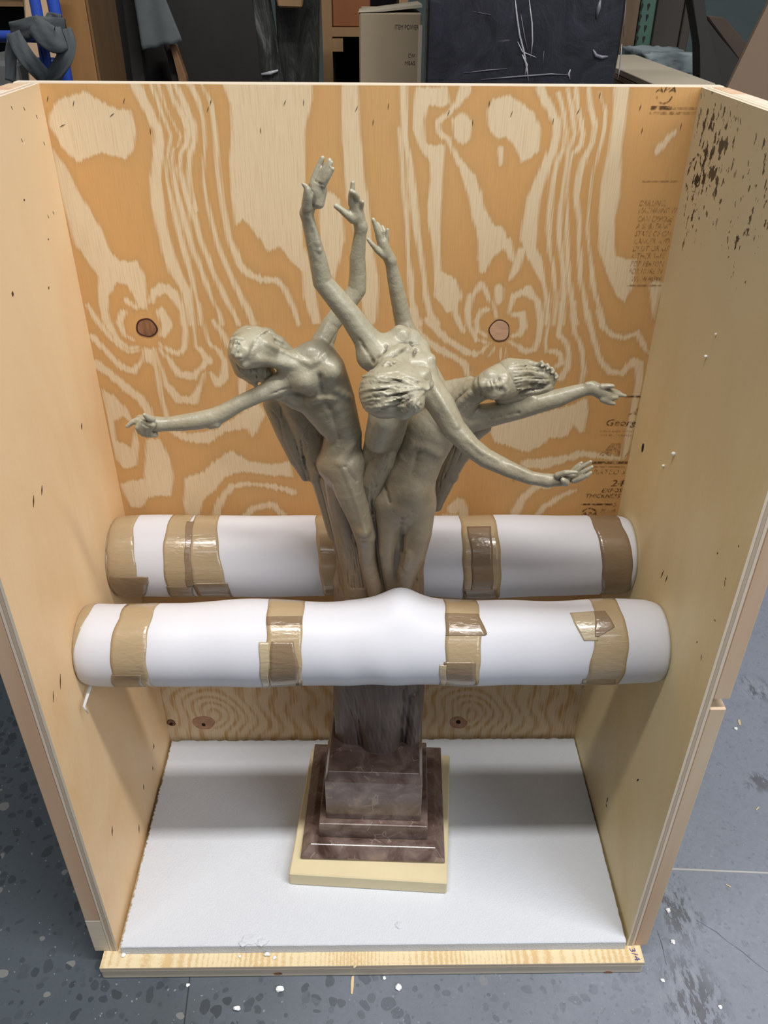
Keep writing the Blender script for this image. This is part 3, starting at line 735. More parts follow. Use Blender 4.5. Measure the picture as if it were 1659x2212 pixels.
class Roll:
    def __init__(s, cy, cz, r, bumps, sag=0.0):
        s.cy, s.cz, s.r, s.b = cy, cz, r, bumps
        s.x0, s.x1 = -0.3985, 0.3985
    def rad(s, x, th):
        """th = 0 towards the viewer, pi/2 up"""
        r = s.r * (1 + 0.012 * math.sin(17 * x + 2 * th) + 0.008 * math.sin(41 * x + 1.3 - th))
        for bx, bw, bt, btw, amp in s.b:
            d = (th - bt + math.pi) % (2 * math.pi) - math.pi
            r += amp * math.exp(-((x - bx) / bw) ** 2 - (d / btw) ** 2)
        if s.cy < 0.2:
            r += 0.0007 * math.sin(95 * x + 1.5 * math.sin(2 * th)) * math.exp(-((x + 0.01) / 0.07) ** 2) * (0.6 - 0.4 * math.sin(th)) + 0.0005 * math.sin(63 * x + th)
        e = min(x - s.x0, s.x1 - x)
        if e < 0.02: r -= 0.004 * (1 - e / 0.02) ** 2
        return r
    def pt(s, x, th, off=0.0):
        r = s.rad(x, th) + off
        return (x, s.cy - r * math.cos(th), s.cz + r * math.sin(th))
    def hit(s, px, py):
        """x and angle where the sight line through a point of the photo meets the roll"""
        d = ray(px, py); c = CAM - np.array((0, s.cy, s.cz)); r = s.r
        a = d[1] ** 2 + d[2] ** 2; b = 2 * (c[1] * d[1] + c[2] * d[2]); q = c[1] ** 2 + c[2] ** 2 - r * r
        D = max(b * b - 4 * a * q, 0.0); t = (-b - math.sqrt(D)) / (2 * a); p = CAM + t * d
        return p[0], math.atan2(p[2] - s.cz, -(p[1] - s.cy))
    def body(s):
        nx, nt = 200, 72; V = []; Fc = []
        for i in range(nx):
            x = s.x0 + (s.x1 - s.x0) * i / (nx - 1)
            for k in range(nt): V.append(s.pt(x, 2 * math.pi * k / nt))
        for i in range(nx - 1):
            for k in range(nt): Fc.append((i * nt + k, (i + 1) * nt + k, (i + 1) * nt + (k + 1) % nt, i * nt + (k + 1) % nt))
        for e in (0, nx - 1):
            c = len(V); V.append((V[e * nt][0] * 0.995, s.cy, s.cz))
            for k in range(nt):
                t = (c, e * nt + k, e * nt + (k + 1) % nt); Fc.append(t if e == 0 else t[::-1])
        me = bpy.data.meshes.new('roll'); me.from_pydata(V, [], Fc); me.update()
        me.polygons.foreach_set('use_smooth', np.full(len(me.polygons), True)); return me
    def band(s, left, right, off=0.0005, th0=None, th1=None, seam=0):
        """left/right: lists of photo points down each edge; the band runs on round the back when th0/th1 are not given"""
        Lh = sorted((s.hit(*p)[::-1] for p in left)); Rh = sorted((s.hit(*p)[::-1] for p in right))
        f = lambda H, th: float(np.interp(th, [h[0] for h in H], [h[1] for h in H]))
        full = th0 is None
        a0, a1 = (-math.pi, math.pi) if full else (th0, th1)
        nt = 72 if full else 26; nx = 8; V = []; Fc = []
        for lay in (0, 1):
            for k in range(nt + (0 if full else 1)):
                th = a0 + (a1 - a0) * k / nt; tl = th if th < 2.2 else th - 2 * math.pi
                xa, xb = max(f(Lh, tl), s.x0 + .0005), min(f(Rh, tl), s.x1 - .0005)
                wob = 0.0006 * math.sin(th * 9 + xa * 50)
                for i in range(nx + 1):
                    x = xa + (xb - xa) * i / nx + wob
                    V.append(s.pt(min(max(x, s.x0 + .0003), s.x1 - .0003), th, off if lay == 0 else -0.0006))
        rows = nt if full else nt + 1; w = nx + 1; N = rows * w
        for k in range(nt if full else nt):
            k2 = (k + 1) % rows
            for i in range(nx):
                Fc.append((k * w + i, k * w + i + 1, k2 * w + i + 1, k2 * w + i))
            Fc.append((k * w, k2 * w, N + k2 * w, N + k * w)); Fc.append((k * w + nx, N + k * w + nx, N + k2 * w + nx, k2 * w + nx))
        if not full:
            for i in range(nx):
                Fc.append((i, N + i, N + i + 1, i + 1)); b = nt * w; Fc.append((b + i, b + i + 1, N + b + i + 1, N + b + i))
        me = bpy.data.meshes.new('band'); me.from_pydata(V, [], Fc); me.update()
        me.polygons.foreach_set('use_smooth', np.full(len(me.polygons), True)); return me
def th_at(R, py): return R.hit(829, py)[1]
FR = Roll(0.156, 0.500, 0.0575, [(0.040, 0.030, 2.0, 0.75, 0.016), (0.005, 0.055, 2.0, 0.7, 0.006), (-0.165, 0.05, 2.0, 0.5, 0.007), (0.10, 0.09, 2.0, 0.6, 0.004), (0.335, 0.05, 1.9, 0.7, 0.006)])
BR = Roll(0.338, 0.518, 0.0630, [(-0.33, 0.05, 1.9, 0.8, 0.004), (0.17, 0.07, -1.2, 0.6, 0.006)])
fr = empty('foam_roll', (0, FR.cy, FR.cz), 'white foam bracing roll with brown tape, in front of the sculpture', 'foam roll')
child('foam_wrap', FR.body(), WFOAM, fr)
br = empty('foam_roll', (0, BR.cy, BR.cz), 'white foam bracing roll with brown tape, behind the sculpture against the back panel', 'foam roll')
child('foam_wrap', BR.body(), WFOAM, br)
def band(R, root, L, Rr, mat=TAPE, **k): return child('tape_band', R.band(L, Rr, **k), mat, root)
band(FR, fr, [(120, 1345), (120, 1420), (120, 1500)], [(190, 1332), (168, 1372), (156, 1420), (150, 1500)])
band(FR, fr, [(256, 1336), (238, 1390), (240, 1440), (256, 1508)], [(328, 1336), (318, 1375), (316, 1420), (333, 1508)])
band(FR, fr, [(576, 1331), (576, 1380), (572, 1440), (574, 1505)], [(656, 1329), (652, 1380), (652, 1440), (653, 1502)])
band(FR, fr, [(962, 1325), (962, 1380), (962, 1440), (960, 1495)], [(1036, 1325), (1040, 1370), (1038, 1420), (1029, 1490)])
band(FR, fr, [(1284, 1326), (1283, 1390), (1273, 1440), (1257, 1492)], [(1340, 1326), (1357, 1370), (1354, 1430), (1331, 1490)])
def patch(R, root, L, Rr, ya, yb, mat=TAPE_D, off=0.0009):
    return child('tape_patch', R.band(L, Rr, off=off, th0=th_at(R, yb), th1=th_at(R, ya)), mat, root)
patch(FR, fr, [(240, 1455), (247, 1508)], [(303, 1453), (315, 1506)], 1455, 1508)
patch(FR, fr, [(586, 1385), (582, 1500)], [(634, 1385), (645, 1440), (645, 1500)], 1385, 1502)
patch(FR, fr, [(560, 1384), (570, 1504)], [(582, 1384), (582, 1504)], 1386, 1500, TAPE_P, .0010)
patch(FR, fr, [(958, 1431), (955, 1488)], [(1027, 1430), (1028, 1488)], 1431, 1490)
patch(FR, fr, [(950, 1435), (950, 1490)], [(964, 1435), (962, 1490)], 1437, 1492, TAPE_P, .0010)
patch(FR, fr, [(1230, 1326), (1240, 1345), (1262, 1388)], [(1290, 1326), (1290, 1388)], 1327, 1386, TAPE_P, .0010)
patch(FR, fr, [(1282, 1328), (1285, 1378)], [(1306, 1328), (1327, 1357), (1290, 1378)], 1328, 1378, TAPE_D, .0015)
patch(FR, fr, [(1258, 1474), (1254, 1490)], [(1331, 1464), (1328, 1490)], 1470, 1492)
patch(FR, fr, [(962, 1328), (962, 1374)], [(1034, 1328), (1052, 1370), (1045, 1374)], 1328, 1374, TAPE_D, .0011)
patch(FR, fr, [(577, 1333), (576, 1362)], [(655, 1331), (653, 1362)], 1333, 1350, TAPE_D, .0011)
band(BR, br, [(200, 1150), (232, 1200), (234, 1300)], [(290, 1138), (294, 1220), (300, 1270), (310, 1308)])
patch(BR, br, [(236, 1240), (238, 1305)], [(322, 1258), (310, 1306)], 1244, 1306)
band(BR, br, [(366, 1128), (354, 1170), (354, 1230), (376, 1306)], [(412, 1126), (406, 1180), (408, 1240), (424, 1308)])
band(BR, br, [(417, 1126), (410, 1180), (413, 1240), (432, 1308)], [(470, 1126), (473, 1190), (483, 1240), (508, 1308)])
patch(BR, br, [(358, 1262), (374, 1306)], [(415, 1262), (424, 1306)], 1264, 1307, TAPE_D, .0011)
patch(BR, br, [(416, 1258), (436, 1304)], [(492, 1256), (505, 1304)], 1258, 1307, TAPE_D, .0011)
patch(BR, br, [(404, 1128), (400, 1180), (404, 1262)], [(420, 1128), (412, 1180), (418, 1262)], 1128, 1264, TAPE_D, .0013)
band(BR, br, [(681, 1126), (686, 1190), (704, 1300)], [(740, 1126), (744, 1190), (750, 1300)])
band(BR, br, [(996, 1136), (999, 1200), (998, 1294)], [(1072, 1134), (1081, 1190), (1076, 1294)])
patch(BR, br, [(1008, 1140), (1018, 1200), (1018, 1274)], [(1060, 1138), (1064, 1200), (1064, 1274)], 1138, 1276)
patch(BR, br, [(1000, 1270), (1000, 1292)], [(1074, 1270), (1074, 1292)], 1272, 1294, TAPE_D, .0015)
band(BR, br, [(1283, 1142), (1298, 1190), (1300, 1240), (1296, 1297)], [(1346, 1140), (1366, 1190), (1366, 1240), (1357, 1297)], TAPE_D)
# a torn shred hanging off the near roll
p0, p1, p2 = np.array(FR.pt(-0.392, -0.95)), onx(181, 1526, -0.391), onx(190, 1541, -0.388)
child('torn_shred', tube([p0 + np.array((.002, .006, .008)), p0, p1, p2], [.004, .003, .002, .0008], 10, flat=0.35), WFOAM, fr)

# ------------------------------------------------------------------ the sculpture: stone base
bz = empty('bronze_sculpture', (0.005, 0.25, PADZ), 'grey-green bronze of three nude figures with spread arms on a marble base', 'sculpture')
m = Mat('brown_marble', 0.16, spec=0.5)
va = m.noise(m.mapped((1, 1, 1)), 26, 6, 0.62, 0.6); vb = m.voro(m.mapped((1, 1, 1)), 42, 'DISTANCE_TO_EDGE')
c = m.ramp(va, [(0.28, lin(66, 48, 42)), (0.48, lin(102, 84, 78)), (0.62, lin(122, 106, 100)), (0.78, lin(150, 126, 108))])
wv = m.math('MULTIPLY', m.math('LESS_THAN', vb, 0.03), m.math('GREATER_THAN', m.noise(m.pos(), 30, 3), 0.60))
c = m.mix(m.math('MULTIPLY', wv, 0.35), c, lin(176, 156, 140)); m.col(c)
MARBLE = m.m
Rz = Matrix.Translation((0.004, 0.2365, 0)) @ Matrix.Rotation(math.radians(-2.5), 4, 'Z')
def ring_solid(prof, n=4):
    """square-plan moulding: prof = list of (half width, z)"""
    bm = bmesh.new(); prev = None
    for h, z in prof:
        q = [bm.verts.new(Rz @ Vector((sx * h, sy * h, z))) for sx, sy in ((-1, -1), (1, -1), (1, 1), (-1, 1))]
        if prev:
            for i in range(4): bm.faces.new((prev[i], prev[(i + 1) % 4], q[(i + 1) % 4], q[i]))
        else: bm.faces.new(q[::-1])
        prev = q
    bm.faces.new(prev)
    bmesh.ops.bevel(bm, geom=[e for e in bm.edges], offset=0.0016, segments=3, affect='EDGES', profile=0.5)
    return bm_mesh(bm, smooth=False)
z0 = PADZ + .0002
child('stepped_base', ring_solid([(0.116, z0), (0.1195, z0 + .002), (0.120, z0 + .006), (0.107, z0 + .018), (0.104, z0 + .0210)]), MARBLE, bz)
child('upper_step', ring_solid([(0.0905, z0 + .0212), (0.0905, z0 + .052), (0.0885, z0 + .0545)]), MARBLE, bz)
child('stone_block', ring_solid([(0.0785, z0 + .0547), (0.0785, z0 + .149), (0.0730, z0 + .167)]), MARBLE, bz)
BZ = z0 + .167

# ------------------------------------------------------------------ the sculpture: figures, grown as smooth unions of tapered limbs on a grid
H = 0.0012
class Field:
    def __init__(s, lo, hi, h=H):
        s.lo = np.array(lo); s.h = h
        s.n = np.ceil((np.array(hi) - s.lo) / h).astype(int) + 1
        s.d = np.full(s.n, 0.05, np.float32)
        s.ax = [(s.lo[i] + h * np.arange(s.n[i])).astype(np.float32) for i in range(3)]
    def sub(s, lo, hi):
        i0 = np.clip(np.floor((np.array(lo) - s.lo) / s.h).astype(int), 0, s.n); i1 = np.clip(np.ceil((np.array(hi) - s.lo) / s.h).astype(int) + 1, 0, s.n)
        if (i1 <= i0).any(): return None, None
        sl = tuple(slice(a, b) for a, b in zip(i0, i1))
        g = (s.ax[0][sl[0]][:, None, None], s.ax[1][sl[1]][None, :, None], s.ax[2][sl[2]][None, None, :])
        return sl, g
    def chain_d(s, g, pts, sy):
        out = None
        X, Y, Z = g
        if len(pts) == 1: pts = [pts[0], pts[0]]
        for a, b in zip(pts, pts[1:]):
            dx, dy, dz = b[0] - a[0], (b[1] - a[1]) * sy, b[2] - a[2]
            px, py, pz = X - a[0], (Y - a[1]) * sy, Z - a[2]
            t = np.clip((px * dx + py * dy + pz * dz) / (dx * dx + dy * dy + dz * dz + 1e-12), 0, 1)
            d = np.sqrt((px - t * dx) ** 2 + (py - t * dy) ** 2 + (pz - t * dz) ** 2) - (a[3] + (b[3] - a[3]) * t)
            out = d if out is None else np.minimum(out, d)
        return out.astype(np.float32)
    def bounds(s, pts, pad):
        a = np.array(pts); r = a[:, 3:4].max() + pad
        return a[:, :3].min(0) - r, a[:, :3].max(0) + r
    def add(s, pts, k=0.006, sy=1.0):
        sl, g = s.sub(*s.bounds(pts, k + 4 * s.h))
        if sl is None: return
        b = s.chain_d(g, pts, sy); a = s.d[sl]
        if k > 0:
            hh = np.maximum(k - np.abs(a - b), 0) / k; s.d[sl] = np.minimum(a, b) - hh * hh * k * 0.25
        else: s.d[sl] = np.minimum(a, b)
    def cut(s, pts, k=0.002, sy=1.0):
        sl, g = s.sub(*s.bounds(pts, k + 4 * s.h))
        if sl is None: return
        b = -s.chain_d(g, pts, sy); a = s.d[sl]
        hh = np.maximum(k - np.abs(a - b), 0) / k; s.d[sl] = np.maximum(a, b) + hh * hh * k * 0.25
    def warp(s, lo, hi, fn):
        sl, g = s.sub(lo, hi); s.d[sl] += fn(*g).astype(np.float32)
    def mesh(s, name):
        d = s.d; S = d < 0; n = np.array(d.shape)
        C8 = [(i, j, k) for i in (0, 1) for j in (0, 1) for k in (0, 1)]
        cells = n - 1
        cnt = np.zeros(cells, np.int8)
        for i, j, k in C8: cnt += S[i:i + cells[0], j:j + cells[1], k:k + cells[2]]
        act = np.argwhere((cnt > 0) & (cnt < 8)); del cnt
        cid = np.full(cells, -1, np.int32); cid[tuple(act.T)] = np.arange(len(act))
        v8 = np.stack([d[act[:, 0] + i, act[:, 1] + j, act[:, 2] + k] for i, j, k in C8], 1)
        acc = np.zeros((len(act), 3)); num = np.zeros(len(act))
        for a in range(8):
            for b in range(a + 1, 8):
                ca, cb = np.array(C8[a]), np.array(C8[b])
                if np.abs(ca - cb).sum() != 1: continue
                x = (v8[:, a] < 0) != (v8[:, b] < 0)
                t = np.where(x, v8[:, a] / np.where(x, v8[:, a] - v8[:, b], 1), 0)
                acc += np.where(x[:, None], ca + t[:, None] * (cb - ca), 0); num += x
        V = s.lo + (act + acc / num[:, None]) * s.h
        Q = []
        for ax in range(3):
            u, w = [(1, 2), (2, 0), (0, 1)][ax]
            sa = [slice(None)] * 3; sb = [slice(None)] * 3
            sa[ax] = slice(0, -1); sb[ax] = slice(1, None)
            for q in (u, w): sa[q] = slice(1, -1); sb[q] = slice(1, -1)
            A, B = S[tuple(sa)], S[tuple(sb)]
            e = np.argwhere(A != B)
            flip = A[tuple(e.T)]
            off = np.zeros(3, int); off[u] = 1; off[w] = 1
            e = e + off
            eu = np.zeros(3, int); eu[u] = 1; ew = np.zeros(3, int); ew[w] = 1
            q = np.stack([cid[tuple((e - eu - ew).T)], cid[tuple((e - ew).T)], cid[tuple(e.T)], cid[tuple((e - eu).T)]], 1)
            q[~flip] = q[~flip][:, ::-1]; Q.append(q)
        me = mesh_np(name, V, np.concatenate(Q), True)
        # how enclosed each point is by the form around it (the bronze is coloured darker in the hollows)
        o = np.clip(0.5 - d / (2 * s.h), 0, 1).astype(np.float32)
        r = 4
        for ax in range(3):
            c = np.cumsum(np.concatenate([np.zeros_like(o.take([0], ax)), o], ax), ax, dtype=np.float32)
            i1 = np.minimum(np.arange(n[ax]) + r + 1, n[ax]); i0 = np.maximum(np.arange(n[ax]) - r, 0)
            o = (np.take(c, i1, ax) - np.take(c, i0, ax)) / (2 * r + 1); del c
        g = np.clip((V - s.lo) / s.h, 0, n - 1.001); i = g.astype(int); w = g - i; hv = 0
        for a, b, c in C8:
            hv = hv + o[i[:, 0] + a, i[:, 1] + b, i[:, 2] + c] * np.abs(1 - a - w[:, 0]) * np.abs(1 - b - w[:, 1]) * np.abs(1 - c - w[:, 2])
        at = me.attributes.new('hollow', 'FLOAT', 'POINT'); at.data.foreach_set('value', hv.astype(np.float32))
        return me
def P(px, py, Y, r=0.0, dz=0.0):
    p = ony(px, py, Y); return (p[0], p[1], p[2], r * depth(p) / FPX)
def ch(f, pts, k=5.0, sy=1.0, cut=False):
    """pts = (photo x, photo y, depth y, radius in photo px); k = blend width in mm"""
    q = [P(*p) for p in pts]
    (f.cut if cut else f.add)(q, k * 0.001, sy)

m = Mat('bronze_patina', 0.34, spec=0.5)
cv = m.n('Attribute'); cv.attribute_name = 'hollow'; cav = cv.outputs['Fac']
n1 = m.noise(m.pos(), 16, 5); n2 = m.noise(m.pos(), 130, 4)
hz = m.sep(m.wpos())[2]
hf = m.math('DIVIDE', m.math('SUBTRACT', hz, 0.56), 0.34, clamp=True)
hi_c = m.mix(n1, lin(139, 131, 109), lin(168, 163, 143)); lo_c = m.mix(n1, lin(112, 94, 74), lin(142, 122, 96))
c = m.mix(hf, lo_c, hi_c)  # browner lower down: patina, with some shade put into the colour
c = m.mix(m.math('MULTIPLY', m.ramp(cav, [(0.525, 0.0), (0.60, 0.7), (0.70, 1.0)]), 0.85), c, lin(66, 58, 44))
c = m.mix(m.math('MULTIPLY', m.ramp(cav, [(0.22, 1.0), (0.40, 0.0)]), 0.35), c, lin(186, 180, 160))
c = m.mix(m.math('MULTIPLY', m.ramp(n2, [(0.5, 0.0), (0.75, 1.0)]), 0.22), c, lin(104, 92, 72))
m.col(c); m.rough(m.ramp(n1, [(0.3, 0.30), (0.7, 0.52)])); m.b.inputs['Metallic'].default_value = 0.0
m.b.inputs['Coat Weight'].default_value = 0.22; m.b.inputs['Coat Roughness'].default_value = 0.18
m.bump(m.math('ADD', m.noise(m.pos(), 75, 5), m.math('MULTIPLY', n2, 0.5)), 0.6, 0.0022)
BRONZE = m.m
m = Mat('bronze_trunk', 0.42, spec=0.45)
n1 = m.noise(m.pos(), 18, 6, 0.6); n2 = m.noise(m.mapped((140, 140, 10)), 1.0, 4)
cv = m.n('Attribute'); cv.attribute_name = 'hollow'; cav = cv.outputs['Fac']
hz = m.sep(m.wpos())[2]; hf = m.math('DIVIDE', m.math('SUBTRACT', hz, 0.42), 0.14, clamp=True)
c = m.mix(hf, m.mix(n1, lin(74, 62, 58), lin(112, 98, 92)), m.mix(n1, lin(104, 82, 64), lin(142, 120, 94)))  # darker below the front roll, its shade partly put into the colour
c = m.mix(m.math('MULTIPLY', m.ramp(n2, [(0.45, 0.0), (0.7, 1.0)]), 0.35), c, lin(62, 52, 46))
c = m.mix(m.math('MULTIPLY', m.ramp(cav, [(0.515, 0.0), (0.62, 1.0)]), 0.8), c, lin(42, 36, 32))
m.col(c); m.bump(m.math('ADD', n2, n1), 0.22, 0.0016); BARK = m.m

def dome(cx, cy, Yc, a, b, dy):
    def f(u, v, lift=1.0):
        q = math.sqrt(max(0.0, 1 - u * u - v * v)) * lift
        return cx + u * a, cy + v * b, Yc - dy * q
    return f
def strand(f, D, uv, r0, r1, k=1.5, lift=1.0, cut=False, n=10):
    """a lock of hair over a dome along a polyline of (u, v)"""
    uv = np.array(uv); t = np.linspace(0, len(uv) - 1, n)
    U = np.interp(t, range(len(uv)), uv[:, 0]); W = np.interp(t, range(len(uv)), uv[:, 1])
    ch(f, [(*D(u, w, lift), r0 + (r1 - r0) * i / (n - 1)) for i, (u, w) in enumerate(zip(U, W))], k, 1.0, cut)
def front(f, px, py, y0=0.0, y1=0.36):
    """depth y at which the sight line through a photo point first meets the grown surface"""
    ys = np.arange(y0, y1, 0.0005); d = ray(px, py); t = (ys - CAM[1]) / d[1]
    p = CAM + t[:, None] * d; i = np.round((p - f.lo) / f.h).astype(int)
    ok = ((i >= 0) & (i < f.n)).all(1)
    if not ok.any(): return None
    v = np.full(len(ys), 1.0); v[ok] = f.d[tuple(i[ok].T)]
    h = np.argmax(v < 0)
    return float(ys[h]) if v[h] < 0 else None
def lay(f, pts, off=0.0, k=1.5, cut=False, sub_n=6):
    """lay a tapering line of (photo x, photo y, radius px) on the front surface of f"""
    q = []
    for (a, b) in zip(pts, pts[1:]):
        for i in range(sub_n):
            t = i / sub_n; q.append(tuple(a[j] + (b[j] - a[j]) * t for j in range(3)))
    q.append(pts[-1]); out = []
    if cut and k <= 2: off *= 0.3
    last = None
    for x, y, r in q:
        Y = front(f, x, y)
        if Y is None: Y = last
        if Y is None: continue
        if last is not None and abs(Y - last) > 0.02: Y = last
        last = Y; out.append((x, y, Y + off, r))
    if len(out) > 1: ch(f, out, k, 1.0, cut)
def spot(f, px, py, r, off=0.0, k=2.0, cut=False):
    Y = front(f, px, py)
    if Y is not None: ch(f, [(px, py, Y + off, r)], k, 1.0, cut)

def mk(*corners):
    q = np.array([P(*c)[:3] for c in corners]); return q.min(0) - 0.004, q.max(0) + 0.004

# ---- left figure: leans out to the left, right arm stretched, left arm raised
f = Field((-0.33, 0.10, 0.40), (0.03, 0.32, 1.12))
ch(f, [(735, 1000, .226, 46), (742, 938, .224, 40), (714, 866, .220, 53), (692, 806, .217, 56), (676, 782, .216, 46)], 6, 1.3)
ch(f, [(655, 812, .214, 36), (620, 822, .210, 28), (590, 838, .203, 21)], 8, 1.1)
ch(f, [(690, 778, .222, 40), (697, 740, .234, 25), (714, 702, .245, 20), (745, 662, .255, 20), (771, 625, .262, 20), (773, 590, .263, 18.5), (772, 556, .262, 17), (777, 515, .26, 14), (780, 490, .259, 13)], 8)
ch(f, [(592, 838, .203, 21), (560, 852, .193, 18), (516, 872, .186, 17), (480, 893, .182, 19), (462, 901, .180, 20), (430, 908, .178, 19.5), (395, 913, .176, 18), (365, 916, .174, 15.5), (338, 917, .172, 15)], 6)
ch(f, [(659, 824, .197, 17)], 18); ch(f, [(716, 800, .199, 19)], 18)
ch(f, [(606, 850, .208, 17), (640, 862, .212, 24), (672, 868, .214, 32), (714, 905, .219, 38)], 8, 1.3)
ch(f, [(640, 790, .212, 32), (600, 772, .206, 24), (568, 765, .201, 26)], 9)
# pelvis, thighs, shins
ch(f, [(716, 1002, .230, 30), (765, 1002, .224, 26)], 12, 1.2)
ch(f, [(745, 1005, .222, 42), (757, 1060, .213, 34), (778, 1120, .208, 26), (789, 1158, .205, 23), (790, 1172, .206, 20), (795, 1212, .213, 19), (808, 1268, .216, 17), (818, 1318, .218, 16)], 8)
ch(f, [(728, 1010, .236, 34), (736, 1080, .240, 30), (758, 1180, .242, 27), (778, 1240, .240, 24), (795, 1320, .236, 22)], 8)
ch(f, [(786, 1150, .192, 11)], 8)                                   # kneecap
# head
ch(f, [(551, 749, .200, 44)], 6); ch(f, [(526, 755, .184, 32)], 8); ch(f, [(530, 782, .178, 14), (548, 776, .182, 18)], 8)
ch(f, [(511, 738, .1705, 4.5), (507, 752, .168, 5.2), (504, 763, .1665, 5.5)], 4); ch(f, [(510, 766, .1675, 3.6)], 2.5)
ch(f, [(511, 771, .1655, 4), (518, 770, .164, 4.4), (524, 770, .166, 3)], 2); ch(f, [(515, 778, .166, 4), (521, 777, .165, 4.2), (526, 775, .167, 3)], 2); lay(f, [(511, 775, 1.6), (525, 773, 1.4)], 0, 0.8, True)
spot(f, 516, 744, 5.5, -0.0025, 4, True); spot(f, 500, 744, 4, -0.002, 3, True); lay(f, [(511, 745, 3.6), (520, 744, 3.6)], 0.0008, 1.2); lay(f, [(509, 745, 1.5), (515, 743, 1.7), (522, 745, 1.3)], 0, 0.8, True)
lay(f, [(500, 734, 4), (510, 731, 4.5), (524, 732, 4)], -0.0006, 3); spot(f, 530, 760, 12, 0.003, 6); ch(f, [(527, 786, .170, 9)], 5)
lay(f, [(543, 768, 3.5), (545, 752, 3.5), (552, 740, 3)], -0.0015, 3, True)      # under the jaw
lay(f, [(562, 725, 3.5), (571, 716, 4), (578, 713, 3)], 0, 1.5); lay(f, [(558, 730, 2), (568, 722, 2.4), (577, 718, 2)], -0.001, 1, True)   # ear
lay(f, [(575, 742, 6), (605, 757, 6), (636, 770, 5)], 0.001, 3); lay(f, [(610, 752, 1.6), (638, 769, 2)], -0.001, 1.5, True)
lay(f, [(560, 775, 9), (600, 783, 9), (640, 790, 7)], 0.003, 4)
# anatomy
lay(f, [(648, 778, 5), (672, 786, 5), (690, 778, 5), (702, 766, 5)], 0.001, 4)                    # collar bones
lay(f, [(690, 815, 3), (697, 850, 3), (720, 900, 3), (733, 950, 3)], -0.0015, 7, True)            # mid line
lay(f, [(668, 868, 5), (700, 858, 6), (722, 862, 4)], 0.001, 5); lay(f, [(727, 842, 6), (752, 858, 6)], 0.001, 5)   # rib arch
spot(f, 735, 962, 3, -0.002, 2, True); lay(f, [(736, 1000, 8), (760, 960, 5)], 0.002, 6)
lay(f, [(745, 1010, 3), (772, 1040, 3)], -0.0012, 3, True)
lay(f, [(585, 852, 2), (610, 842, 2.5), (628, 838, 2)], -0.001, 2, True)                           # arm pit
lay(f, [(470, 918, 6), (455, 922, 5)], 0.002, 4); lay(f, [(740, 700, 2), (712, 745, 2.5)], -0.001, 2, True)
lay(f, [(744, 1015, 4), (768, 1080, 4), (786, 1140, 4)], 0.001, 4)                                 # shin and thigh ridge
# stretched right hand
ch(f, [(342, 916, .172, 15), (322, 914, .171, 17), (305, 908, .170, 13)], 4)
ch(f, [(312, 906, .166, 9), (297, 908, .163, 7.5), (286, 912, .162, 6), (275, 921, .161, 4.5)], 2)
ch(f, [(328, 906, .162, 8), (318, 901, .158, 6.5), (312, 896, .156, 4.5)], 2)
for i, (ax, ay) in enumerate(((300, 919), (307, 924), (316, 926), (325, 926))):
    ch(f, [(ax + 5, ay - 8, .160, 7), (ax - 3, ay + 4, .158 + .002 * i, 6.2), (ax + 2, ay + 14, .162 + .001 * i, 5.8), (ax + 12, ay + 13, .168, 5)], 1)
lay(f, [(305, 912, 2), (316, 921, 2.2), (330, 926, 1.6)], -0.001, 1, True)
# raised left hand
ch(f, [(780, 492, .259, 13), (772, 465, .258, 16), (768, 443, .257, 14)], 4)
ch(f, [(762, 472, .254, 11), (746, 460, .252, 8.5), (737, 453, .251, 7), (726, 445, .250, 6)], 3)
ch(f, [(759, 440, .255, 7.5), (758, 424, .252, 6.5), (759, 413, .248, 5.5)], 1.5)
ch(f, [(766, 436, .260, 7.5), (761, 414, .262, 6.2), (762, 395, .262, 5.2)], 1.5)
ch(f, [(773, 440, .256, 7), (771, 424, .250, 6), (765, 416, .246, 5)], 1.5)
ch(f, [(778, 452, .256, 6.5), (782, 442, .252, 5.2), (783, 436, .250, 4.2)], 1.5)
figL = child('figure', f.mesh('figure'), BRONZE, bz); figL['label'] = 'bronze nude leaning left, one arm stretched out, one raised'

# hair of the left figure
f = Field((-0.20, 0.13, 0.74), (-0.08, 0.27, 0.99))
ch(f, [(543, 745, .2095, 43), (572, 738, .215, 31), (598, 744, .213, 20), (630, 762, .213, 9)], 6); ch(f, [(524, 750, .204, 29)], 6)
ch(f, [(516, 765, .206, 24), (528, 795, .214, 24), (545, 818, .216, 13), (552, 832, .216, 5)], 5); ch(f, [(560, 790, .222, 26), (580, 815, .224, 20)], 5)
for i in range(9):
    t = i / 8
    lay(f, [(503 + 30 * t, 726 - 16 * t, 2), (525 + 38 * t, 713 - 3 * t, 2.6), (560 + 40 * t, 718 + 8 * t, 2.4), (594 + 20 * t, 734 + 8 * t, 1.6)], .0004, 1)
    lay(f, [(508 + 60 * t, 778 + 8 * t, 4), (518 + 54 * t, 800 + 5 * t, 4), (540 + 34 * t, 822 - 4 * t, 3)], 0, 1)
for i in range(5):
    lay(f, [(528 + 13 * i, 782, 2), (532 + 11 * i, 815, 1.8)], -0.001, 0.8, True)
hairL = sub('hair', f.mesh('hair'), BRONZE, figL)

